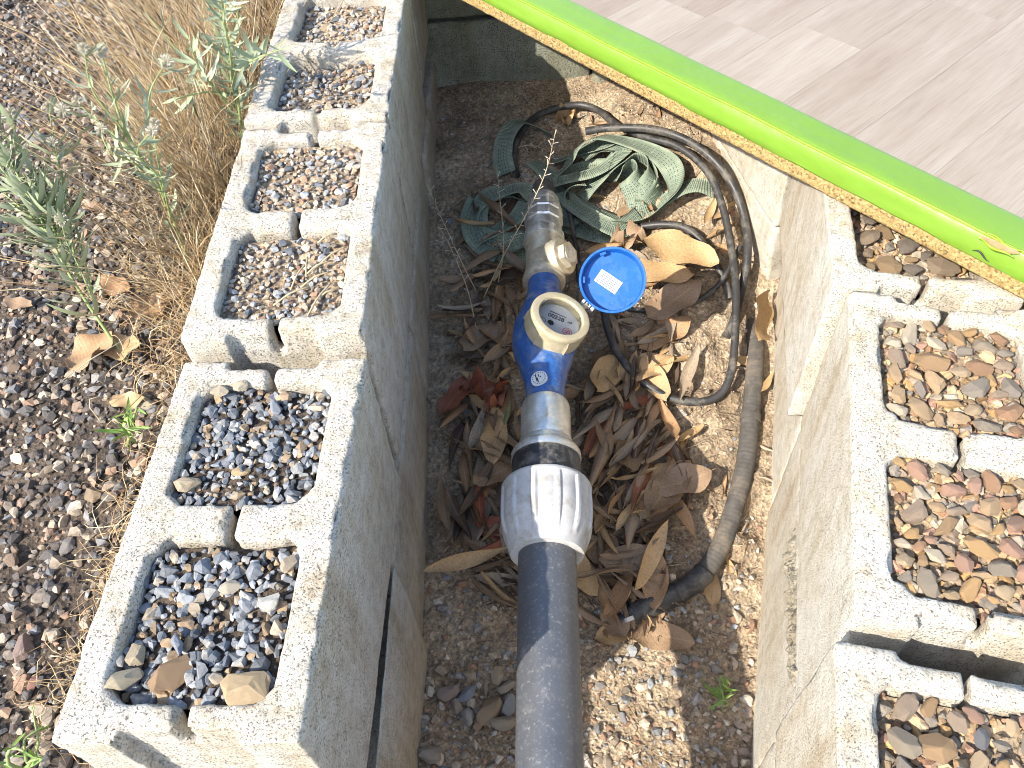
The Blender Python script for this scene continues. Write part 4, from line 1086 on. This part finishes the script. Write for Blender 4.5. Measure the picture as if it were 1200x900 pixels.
#PART4
# ------------------------------------------------------------------ dry leaves
def leaf_mesh(seed, ratio, curl, bend, twist=0., shape=1.0, nu=12, nv=5, wav=.03):
    """unit length along x, curl = half-angle of the rolled blade, bend = end-to-end arc"""
    rs = np.random.default_rng(seed); V, UV, F = [], [], []
    ph = rs.uniform(0, 6, 4)
    for i in range(nu+1):
        t = i/nu
        w = ratio*.5*(math.sin(math.pi*min(1, t**.85*1.0))**(.75/shape))*(1.0 if t < .97 else .6)+.004
        a = bend*(t-.5); 
        cxp = (math.sin(a)/bend if abs(bend) > 1e-3 else t-.5); czp = ((1-math.cos(a))/bend if abs(bend) > 1e-3 else 0)
        for j in range(nv):
            s = (j/(nv-1)-.5)*2; c = curl*(1+.35*math.sin(t*5+ph[0])); 
            if abs(c) > 1e-3: y = w*math.sin(c*s)/c; z = w*(1-math.cos(c*s))/c
            else: y, z = w*s, 0
            tw = twist*(t-.5); y, z = y*math.cos(tw)-z*math.sin(tw), y*math.sin(tw)+z*math.cos(tw)
            z += wav*abs(s)*math.sin(t*11+ph[1]+s*2)*ratio; 
            V.append((cxp-math.sin(a)*z, y+.04*math.sin(t*3+ph[2])*(1 if shape >= 1 else 0), czp+math.cos(a)*z)); UV.append((t, j/(nv-1)))
    for i in range(nu):
        for j in range(nv-1): F.append((i*nv+j, (i+1)*nv+j, (i+1)*nv+j+1, i*nv+j+1))
    # stalk
    b0 = len(V); V += [(-.5-.0, .006, 0), (-.5, -.006, 0), (-.58, .004, .01), (-.58, -.004, .012)]; UV += [(0, .5)]*4; F.append((b0, b0+1, b0+3, b0+2))
    return mesh('dry_leaf', V, F, uv=UV)
LEAVES, CURLS = [], []
for k in range(18):
    rs = random.Random(300+k); cu_ = (.6, 1.3, 1.8, 2.3, -.9, -1.6)[k % 6]; CURLS.append(cu_)
    LEAVES.append(leaf_mesh(300+k, rs.uniform(.15, .26), cu_, rs.uniform(-1.3, 1.5), rs.uniform(-1.2, 1.2), wav=rs.uniform(.03, .16)))
FLAT = [leaf_mesh(400+k, .42+.05*k, .35, .4, .2, 1.3, wav=.10) for k in range(4)]
ROUND = [leaf_mesh(420+k, .85, .45, .5, .2, 1.5, wav=.10) for k in range(3)]
CRUMP = [leaf_mesh(440+k, .7, 1.0, 1.2, 1.0, 1.2, wav=.45) for k in range(3)]
def leaf(x, y, z, ln, rz, me, mat, label, group=None, rx=0., ry=0.):
    o = bpy.data.objects.new('dry_leaf', me); COL.objects.link(o)
    if not me.materials: me.materials.append(M['leaf'])
    o.material_slots[0].link = 'OBJECT'; o.material_slots[0].material = mat
    o.location = (x, y, z); o.rotation_euler = (rx, ry, rz); o.scale = (ln, ln, ln)
    return tag(o, label, 'leaf', group)
def leaf_px(u, v, h, ln, deg, me, mat, label, group=None, rx=0., ry=0.):
    p = on_soil(u, v, h); return leaf(p[0], p[1], p[2], ln, math.radians(deg), me, mat, label, group, rx, ry)
rl = random.Random(21)
SHAPE = ['tightly rolled' if abs(c) > 1.4 else ('curled' if abs(c) > .7 else 'narrow') for c in CURLS]
KINDS_ = [('leaf', 'brown', 36), ('leaf_dark', 'dark brown', 16), ('leaf_russet', 'russet', 13), ('leaf_grey', 'grey-brown', 19), ('leaf_tan', 'tan', 18), ('leaf_red', 'dark red', 2), ('leaf_green', 'faded green', .6)]
def litter(n, u0, u1, v0, v1, where, group, h1=.03, lo=.075, hi=.118, prefer=80, spread=38, keep=lambda u, v: True, kinds=None):
    k = 0
    while k < n:
        u, v = rl.uniform(u0, u1), rl.uniform(v0, v1)
        if not keep(u, v): continue
        h = .006+rl.random()**1.3*h1
        mk, word, _ = rl.choices(KINDS_, [q[2] for q in KINDS_])[0] if kinds is None else rl.choice(kinds)
        if rl.random() < .9: q = rl.randrange(len(LEAVES)); me = LEAVES[q]; sh = SHAPE[q]
        else: me = rl.choice(FLAT); sh = 'broad flat'
        d = rl.gauss(prefer, spread)+(180 if rl.random() < .5 else 0); ln = rl.uniform(lo, hi)
        fu, fv = (u-u0)/(u1-u0), (v-v0)/(v1-v0)
        spot = ('far', 'middle', 'near')[min(2, int(fv*3))]+'-'+('left', 'right')[min(1, int(fu*2))]
        leaf_px(u, v, h, ln, d, me, M[mk], '%s%s %s leaf, %s in litter %s' % ('long ' if ln > lo+.7*(hi-lo) else '', sh, word, spot, where), group, rl.gauss(0, .26), rl.gauss(0, .12)); k += 1
litter(52, 535, 608, 470, 640, 'left of the coupling', 'leaf litter left of the coupling', prefer=100)
litter(20, 535, 605, 375, 475, 'left of the blue meter', 'leaf litter left of the meter', prefer=70, spread=50)
litter(30, 535, 622, 235, 375, 'left of the brass valve', 'leaf litter left of the valve', prefer=110, spread=45)
litter(84, 690, 815, 430, 600, 'right of the coupling', 'leaf litter right of the coupling', .035, prefer=62, spread=28, keep=lambda u, v: u < 770+.25*(v-430) or rl.random() < .3)
litter(54, 672, 775, 560, 725, 'right of the white nut', 'leaf litter right of the nut', .03, prefer=120, spread=42)
litter(26, 690, 800, 365, 440, 'below the blue lid', 'leaf litter below the lid', .02, prefer=60, spread=50)
litter(16, 610, 690, 420, 560, 'underneath the meter', 'leaves under the meter', .02, prefer=80, spread=50)
litter(18, 570, 640, 640, 720, 'left of the pipe below the nut', 'leaf litter below the nut', .02, prefer=140, spread=35)
TAN_ = [('leaf_tan', 'tan', 1), ('leaf_russet', 'russet', 1), ('leaf_grey', 'grey-brown', 1)]
litter(12, 845, 905, 420, 640, 'along the sunlit conduit', 'leaf fragments by the conduit', .012, .035, .06, kinds=TAN_)
litter(16, 740, 860, 240, 345, 'among the hoses right of the lid', 'leaves among the hoses', .03, .06, .10, 30, 40, kinds=TAN_)
litter(7, 640, 790, 125, 150, 'beyond the strap', 'leaves beyond the strap', .004, .035, .055)
litter(14, 690, 790, 195, 285, 'among the strap loops', 'leaves among the strap', .012, .05, .08)
# leaves one can name
leaf_px(797, 296, .070, .135, -18, FLAT[1], M['leaf_tan'], 'big broad tan leaf lying right of the blue lid', rx=.25, ry=.1)
leaf_px(770, 322, .040, .125, -10, FLAT[0], M['leaf_tan'], 'broad tan leaf shaded under the big one by the lid', rx=.1)
leaf_px(790, 352, .030, .12, 40, FLAT[2], M['leaf'], 'brown leaf with a torn edge right of the lid', ry=-.2)
leaf_px(717, 290, .035, .10, 10, LEAVES[2], M['leaf_tan'], 'arched ochre leaf curving over the top of the lid', rx=.8)
leaf_px(566, 458, .035, .085, 20, CRUMP[0], M['leaf_red'], 'crumpled dark red leaf left of the meter')
leaf_px(578, 466, .028, .06, 80, CRUMP[1], M['leaf_red'], 'small crumpled red leaf below the dark red one')
leaf_px(562, 395, .022, .09, 60, FLAT[3], M['leaf'], 'broad grey-brown leaf left of the meter', ry=.1)
leaf_px(594, 482, .040, .055, 85, LEAVES[4], M['leaf_green'], 'faded green leaf left of the grey union')
leaf_px(545, 655, .055, .135, 22, LEAVES[1], M['leaf_tan'], 'long pale curled leaf reaching toward the left wall', rx=.5)
leaf_px(521, 590, .030, .10, 105, LEAVES[6], M['leaf'], 'long narrow curled leaf standing by the left wall')
leaf_px(540, 610, .030, .125, 100, LEAVES[9], M['leaf'], 'long folded tan leaf left of the white nut')
leaf_px(775, 748, .010, .095, -8, FLAT[1], M['leaf'], 'pale brown pointed leaf on gravel below the conduit end', rx=.1)
leaf_px(727, 742, .010, .08, 15, FLAT[0], M['leaf_tan'], 'pale sunlit leaf on the gravel right of the pipe')
leaf_px(760, 650, .045, .13, 62, LEAVES[12], M['leaf_tan'], 'ochre folded leaf right of the white nut', rx=.6)
leaf_px(715, 668, .050, .115, 0, LEAVES[14], M['leaf'], 'rolled brown leaf lying crosswise beside the pipe')
leaf_px(690, 590, .050, .12, 120, LEAVES[3], M['leaf'], 'dark brown leaf leaning on the right of the white nut', rx=.5)
leaf_px(716, 455, .040, .13, 32, LEAVES[5], M['leaf'], 'long russet leaf pointing up right beside the meter', rx=-.4)
leaf_px(855, 668, .008, .065, 95, LEAVES[7], M['leaf_tan'], 'narrow orange leaf upright by the right wall foot')
leaf_px(836, 690, .006, .06, 80, FLAT[0], M['leaf_tan'], 'short orange leaf in the sun beside the conduit bend')
leaf_px(893, 370, .045, .12, 75, FLAT[1], M['leaf_tan'], 'large curved tan leaf against the right wall by the conduit', rx=1.0)
leaf_px(705, 530, .048, .14, 70, LEAVES[11], M['leaf'], 'longest curved brown leaf right of the coupling', rx=.3)
leaf_px(576, 318, .040, .075, 8, LEAVES[8], M['leaf_tan'], 'rolled tan leaf left of the brass valve', rx=.9)
leaf_px(665, 138, .008, .06, 70, CRUMP[2], M['leaf_tan'], 'curled tan leaf inside the hose loop at the far end')
leaf_px(645, 138, .005, .055, -15, LEAVES[13], M['leaf_tan'], 'small tan leaf inside the hose loop')
leaf_px(735, 280, .030, .07, 30, CRUMP[1], M['leaf'], 'crumpled brown leaf under the strap above the lid')
# leaves on the gravel left of the wall
def leaf_g(u, v, ln, deg, me, mat, label, group=None, rx=0., ry=0., h=.012):
    p = at(u, v, -.12); z = float(ground_z(p[0:1], p[1:2])[0])+h; p = at(u, v, z); return leaf(p[0], p[1], z, ln, math.radians(deg), me, mat, label, group, rx, ry)
leaf_g(110, 412, .075, 60, ROUND[0], M['leaf_russet'], 'round red-brown curled leaf at the foot of the left weed', rx=-.25, h=.022)
leaf_g(140, 408, .055, 20, ROUND[1], M['leaf_tan'], 'pale brown leaf behind the round red-brown one', h=.015)
leaf_g(175, 360, .055, 10, ROUND[2], M['leaf_russet'], 'brown leaf in the straw near the wall', h=.02)
leaf_g(135, 335, .06, 150, FLAT[2], M['leaf_russet'], 'brown leaf under the left weed', h=.02)
leaf_g(205, 345, .05, 60, FLAT[1], M['leaf'], 'narrow brown leaf beside the wall at the straw edge', h=.02)
leaf_g(22, 355, .05, 160, FLAT[0], M['leaf'], 'dull brown leaf at the far left on gravel')
leaf_g(150, 470, .045, 10, FLAT[3], M['leaf_tan'], 'small pale leaf by the grey-tan stone')

# ------------------------------------------------------------------ dry grass and straw
def blades(name, roots, tips, rad, pal, seed, nseg=5, droop=.3, head=0.):
    rs = np.random.default_rng(seed); n = len(roots); VV, FF, CC = [], [], []
    pal = np.array(pal); t = np.linspace(0, 1, nseg+1)
    mid = (roots+tips)/2+rs.normal(0, .018, (n, 3)); mid[:, 2] += droop*.08
    B_ = ((1-t)**2)[None, :, None]*roots[:, None]+(2*t*(1-t))[None, :, None]*mid[:, None]+(t**2)[None, :, None]*tips[:, None]
    prof_ = (1-.65*t)[None, :]*rad[:, None]
    if head: prof_ = np.where((t > .78)[None, :] & (rs.random(n) < .45)[:, None], prof_*head, prof_)
    for k in range(3):
        a = 2*math.pi*k/3; o_ = np.array([math.cos(a), math.sin(a)*.7, math.sin(a)*.7])
        VV.append(B_+prof_[:, :, None]*o_)
    V = np.stack(VV, 2)                                       # n, seg, 3, xyz
    idx = np.arange(n*(nseg+1)*3).reshape(n, nseg+1, 3)
    for k in range(3):
        a, b_, c, d = idx[:, :-1, k], idx[:, :-1, (k+1) % 3], idx[:, 1:, (k+1) % 3], idx[:, 1:, k]
        FF.append(np.stack([a, b_, c, d], -1).reshape(-1, 4))
    col = pal[rs.integers(0, len(pal), n)]*rs.uniform(.75, 1.2, (n, 1))
    return fast_mesh(name, V.reshape(-1, 3), np.vstack(FF), True, np.repeat(col, (nseg+1)*3, 0))
PAL_STRAW = [(.46, .33, .17), (.52, .40, .23), (.38, .25, .125), (.58, .48, .32), (.42, .28, .14), (.28, .18, .085)]
rs = np.random.default_rng(31)
# clumps along the outer side of the wall
R_, T_ = [], []
cl = [(-.27, .60, 150, .13), (-.30, .70, 190, .17), (-.28, .80, 190, .20), (-.34, .86, 180, .22), (-.29, .95, 210, .22), (-.36, 1.02, 170, .25), (-.30, 1.10, 210, .22), (-.40, 1.15, 140, .26), (-.31, 1.25, 190, .22), (-.42, .95, 110, .28), (-.40, 1.32, 140, .24), (-.33, 1.42, 170, .2), (-.47, 1.10, 80, .28), (-.50, 1.25, 70, .25)]
for cx0, cy0, n, h in cl:
    n = int(n*.58)
    r0 = np.column_stack([rs.normal(cx0, .028, n), rs.normal(cy0, .04, n)]); 
    r0[:, 0] = np.minimum(r0[:, 0], -.222-.04*(r0[:, 1]-.4))
    rz0 = ground_z(r0[:, 0], r0[:, 1])
    hh = h*rs.uniform(.35, 1.15, n); lean = rs.normal(0, .06, (n, 2))*(.5+hh/h)[:, None]
    R_.append(np.column_stack([r0, rz0])); T_.append(np.column_stack([r0+lean+np.array([-.05, -.005])*hh[:, None]/h, rz0+hh]))
# long leaning stalks to the left
n = 70; r0 = np.column_stack([rs.uniform(-.42, -.28, n), rs.uniform(.65, 1.1, n)]); rz0 = ground_z(r0[:, 0], r0[:, 1])
R_.append(np.column_stack([r0, rz0])); T_.append(np.column_stack([r0+np.column_stack([rs.uniform(-.26, -.05, n), rs.uniform(-.05, .18, n)]), rz0+rs.uniform(.15, .3, n)]))
roots, tips = np.vstack(R_), np.vstack(T_)
me = blades('dry_grass', roots, tips, rs.uniform(.0004, .0009, len(roots)), PAL_STRAW, 32, 5, .4, 2.6)
tag(obj('dry_grass', me, M['straw']), 'thick golden dry grass growing along the outside of the left wall', 'grass', kind='stuff')
# broken straw lying at the wall foot and under the grass
def straw(name, label, spots, seed, ln=.05):
    rs = np.random.default_rng(seed); R_, T_ = [], []
    for cx0, cy0, sx_, sy_, n in spots:
        p0 = np.column_stack([rs.normal(cx0, sx_, n), rs.normal(cy0, sy_, n)]); a = rs.uniform(0, 6.3, n); l = rs.uniform(.4, 1.2, n)*ln
        p0[:, 0] = np.minimum(p0[:, 0], -.21-.04*np.clip(p0[:, 1]-.4, 0, 2))
        p1 = p0+np.column_stack([np.cos(a), np.sin(a)])*l[:, None]; p1[:, 0] = np.minimum(p1[:, 0], -.205)
        z0 = ground_z(p0[:, 0], p0[:, 1]); R_.append(np.column_stack([p0, z0+rs.uniform(.004, .02, n)])); T_.append(np.column_stack([p1, ground_z(p1[:, 0], p1[:, 1])+rs.uniform(.004, .03, n)]))
    r, t = np.vstack(R_), np.vstack(T_)
    tag(obj(name, blades(name, r, t, rs.uniform(.0004, .0009, len(r)), PAL_STRAW, seed+1, 4, .2), M['straw']), label, 'straw', kind='stuff')
straw('broken_straw', 'mat of broken straw under the dry grass left of the wall', [(-.30, .62, .05, .06, 420), (-.33, .80, .05, .12, 420), (-.33, 1.05, .06, .15, 420), (-.27, .48, .03, .06, 160)], 33, .045)
straw('straw_tuft', 'low tuft of dry straw against the wall beside the near core', [(-.245, .20, .018, .06, 330), (-.25, .30, .02, .04, 160), (-.265, .10, .02, .03, 130)], 35, .05)
# fibres, rootlets and stem bits over the pit floor
rs = np.random.default_rng(91); q = np.column_stack([rs.uniform(-.02, .56, 2600), rs.uniform(-.05, 1.3, 2600)]); q = q[in_pit(q[:, 0], q[:, 1])]
q = q[rs.random(len(q)) < np.where(q[:, 0] > .32, .42, .16)]; a = rs.uniform(0, 6.3, len(q)); l = rs.uniform(.008, .035, len(q))
q2 = q+np.column_stack([np.cos(a), np.sin(a)])*l[:, None]; ok_ = in_pit(q2[:, 0], q2[:, 1]); q, q2 = q[ok_], q2[ok_]
me = blades('plant_fibres', np.column_stack([q, ground_z(q[:, 0], q[:, 1])+.002]), np.column_stack([q2, ground_z(q2[:, 0], q2[:, 1])+rs.uniform(.002, .008, len(q))]), rs.uniform(.0004, .0010, len(q)), [(.36, .27, .16), (.24, .16, .09), (.45, .36, .24), (.15, .10, .06)], 92, 4, .05)
tag(obj('plant_fibres', me, M['straw']), 'dry fibres and rootlets strewn over the pit floor', 'debris', kind='stuff')
# bits of straw lying on the filled cores of the second block
for k in range(9):
    v_ = random.uniform(.05, .17) if k < 9 else random.uniform(.23, .34); u_0 = random.uniform(.0, .055)
    x_, y_ = local(*B, -BW/2+u_0, v_); a = random.gauss(.6, .5); l = random.uniform(.012, .03)
    P = [(x_-l*math.cos(a), y_-l*math.sin(a), .011), (x_, y_, .016), (x_+l*math.cos(a), y_+l*math.sin(a), .012)]
    v, f, u_ = tube(P, .0011, 5); tag(obj('straw_piece', mesh('straw_piece', v, f), M['twig']), '%s bit of yellow straw on the %s sandy core, %s' % ('long' if l > .021 else 'short', 'third' if k < 9 else 'fourth', ('near its far web', 'in its middle', 'near its near web')[2-min(2, int((v_-(.05 if k < 9 else .23))/.04))]), 'straw', 'straw bits on the second block')

# ------------------------------------------------------------------ green weeds
def weed_leaf(seed, ratio):
    return leaf_mesh(seed, ratio, .5, .7, .3, .9, 6, 3, .05)
WL = [weed_leaf(500+k, .10+.018*k) for k in range(4)]
for w in WL: w.name = 'weed_leaf'
FL = []
for k in range(2):
    V, F = [], []; rr = random.Random(70+k)
    for q in range(70):
        z = rr.uniform(-1, 1); a = rr.uniform(0, 6.28); s = math.sqrt(1-z*z); d = np.array([s*math.cos(a), s*math.sin(a), z]); e_ = np.cross(d, [.3, .5, .8]); e_ /= np.linalg.norm(e_); g_ = np.cross(d, e_)
        b0 = len(V); V += [tuple(d*.1), tuple(d*.85+e_*.11), tuple(d*1.0), tuple(d*.85-e_*.11), tuple(d*.85+g_*.11), tuple(d*.85-g_*.11)]; F += [(b0, b0+1, b0+2, b0+3), (b0, b0+4, b0+2, b0+5)]
    FL.append(mesh('seed_head', V, F, False))
def weed(name, label, root, tip, stems, n_leaf, lmin, lmax, heads, seed, mat='grey_green', spread=.05):
    rr = random.Random(seed); root, tip = np.array(root), np.array(tip)
    w = thing(name, label, 'weed', root)
    paths = []
    for s in range(stems):
        off = np.array([rr.gauss(0, spread), rr.gauss(0, spread), rr.gauss(0, spread*.5)])*(0 if s == 0 else 1)
        st_ = 0 if s == 0 else rr.uniform(.25, .55); L_ = rr.uniform(.75, 1.0) if s else 1.0
        p0 = (tip-root)*st_; p3 = (tip-root)*L_+off
        P = [p0, p0+(p3-p0)*.35+np.array([rr.gauss(0, .006), rr.gauss(0, .006), .008]), p0+(p3-p0)*.7+np.array([rr.gauss(0, .006), rr.gauss(0, .006), .006]), p3]
        C = catmull(P, .01); v, f, u_ = tube(C, lambda t, q, s=s: (.0026 if s == 0 else .0016)*(1-.6*t), 6, resample=False)
        obj('stem', mesh('stem', v, f), M['stem_green'], w); paths.append(C)
    for k in range(n_leaf):
        C = paths[rr.randrange(len(paths))] if rr.random() < .65 else paths[0]; t = rr.uniform(.12, 1)**.8; i = min(len(C)-2, int(t*(len(C)-1)))
        d = C[i+1]-C[i]; d /= np.linalg.norm(d); a = k*2.4+rr.gauss(0, .3)
        e_ = np.cross(d, [.2, .1, 1]); e_ /= np.linalg.norm(e_); g_ = np.cross(d, e_)
        out = math.cos(a)*e_+math.sin(a)*g_; x_ = d*rr.uniform(.25, .9)+out; x_ /= np.linalg.norm(x_); l = rr.uniform(lmin, lmax)*(1.1-.45*t)
        R = frame(np.cross(x_, np.cross(d, x_)+1e-6), x_); Rm = np.stack([R[:, 1], np.cross(R[:, 2], R[:, 1]), R[:, 2]], 1)
        o = bpy.data.objects.new('weed_leaf', rr.choice(WL)); COL.objects.link(o); o.parent = w
        if not o.data.materials: o.data.materials.append(M['grey_green'])
        o.material_slots[0].link = 'OBJECT'; o.material_slots[0].material = M[mat]
        o.matrix_local = mat4(Rm*l, C[i]+x_*l*.5)
    for k in range(heads):
        C = paths[k % len(paths)]; p = C[-1]+np.array([rr.gauss(0, .012), rr.gauss(0, .012), rr.gauss(0, .012)])*(k >= len(paths))
        o = bpy.data.objects.new('seed_head', FL[k % 2]); COL.objects.link(o); o.parent = w
        if not o.data.materials: o.data.materials.append(M['fluff'])
        s = rr.uniform(.006, .0105); o.matrix_local = Matrix.Translation(Vector(p)) @ Matrix.Scale(s, 4)
    return w
def gpt(u, v):
    p = at(u, v, -.12); z = float(ground_z(p[0:1], p[1:2])[0]); return at(u, v, z)
weed('flowering_weed', 'tall grey-green weed with fluffy seed heads at the left edge', gpt(150, 425), at(-8, 150, .10), 11, 300, .04, .07, 14, 1, spread=.042)
weed('flowering_weed', 'slender grey-green weed rising through the dry grass mid left', gpt(226, 322), at(118, 60, .16), 7, 150, .03, .052, 7, 2, spread=.03)
weed('leafy_weed', 'bushy grey-green weed by the wall in the far grass', gpt(286, 190), at(258, -10, .17), 10, 190, .035, .06, 0, 3, spread=.055)
weed('leafy_weed', 'small low green weed at the wall edge beside the second core', gpt(150, 522), at(160, 478, -.075), 4, 20, .028, .045, 0, 4, 'bright_green', .02)
weed('leafy_weed', 'green sprig creeping at the bottom left corner by the wall end', gpt(35, 905), at(28, 880, -.09), 4, 16, .02, .035, 0, 5, 'bright_green', .02)
pw = on_soil(846, 826, 0); weed('leafy_weed', 'tiny pale green weed sprouting at the foot of the right wall', pw, pw+np.array([-.004, .01, .035]), 5, 26, .022, .036, 0, 6, 'bright_green', .014)
# dead seed stalks standing in the pit
def stalk(label, pts, twigs, seed):
    rr = random.Random(seed); C = catmull(pts, .008); s = thing('dead_stalk', label, 'stalk', C[0])
    v, f, u_ = tube(C-C[0], lambda t, q: .0013*(1-.5*t), 5, resample=False); obj('stem', mesh('stem', v, f), M['twig'], s)
    for k in range(twigs):
        t = .35+.65*k/twigs; i = min(len(C)-2, int(t*(len(C)-1))); d = C[i+1]-C[i]; d /= np.linalg.norm(d); a = k*2.4
        e_ = np.cross(d, [1, .2, .1]); e_ /= np.linalg.norm(e_); g_ = np.cross(d, e_); o_ = d*.6+math.cos(a)*e_+math.sin(a)*g_; o_ /= np.linalg.norm(o_); l = rr.uniform(.008, .013)
        v, f, u_ = tube([C[i]-C[0], C[i]-C[0]+o_*l*.6, C[i]-C[0]+o_*l], lambda t, q: .0005+.0011*max(0, t-.55), 4, step=.003); obj('seed_pod', mesh('seed_pod', v, f), M['fluff'], s)
stalk('pale dead stalk with a comb of seed pods rising over the end plug', [on_soil(566, 350, .02), on_soil(590, 300, .10), on_soil(620, 245, .17), on_soil(640, 200, .20), on_soil(652, 150, .20)], 26, 1)
stalk('thin dead stalk with sparse pods close to the left wall', [on_soil(560, 345, .01), on_soil(540, 305, .07), on_soil(515, 250, .10), on_soil(500, 215, .12)], 16, 2)
stalk('thin dead stalk between the left wall and the strap', [on_soil(580, 350, .01), on_soil(590, 290, .05), on_soil(585, 225, .09), on_soil(582, 195, .10)], 14, 3)
stalk('fine dead stalk bending beside the left wall', [on_soil(560, 395, .01), on_soil(548, 340, .06), on_soil(528, 290, .10), on_soil(512, 262, .11)], 10, 4)
stalk('small branching twig on the earth inside the hose loop', [on_soil(600, 175, .01), on_soil(620, 170, .02), on_soil(640, 175, .02)], 7, 5)
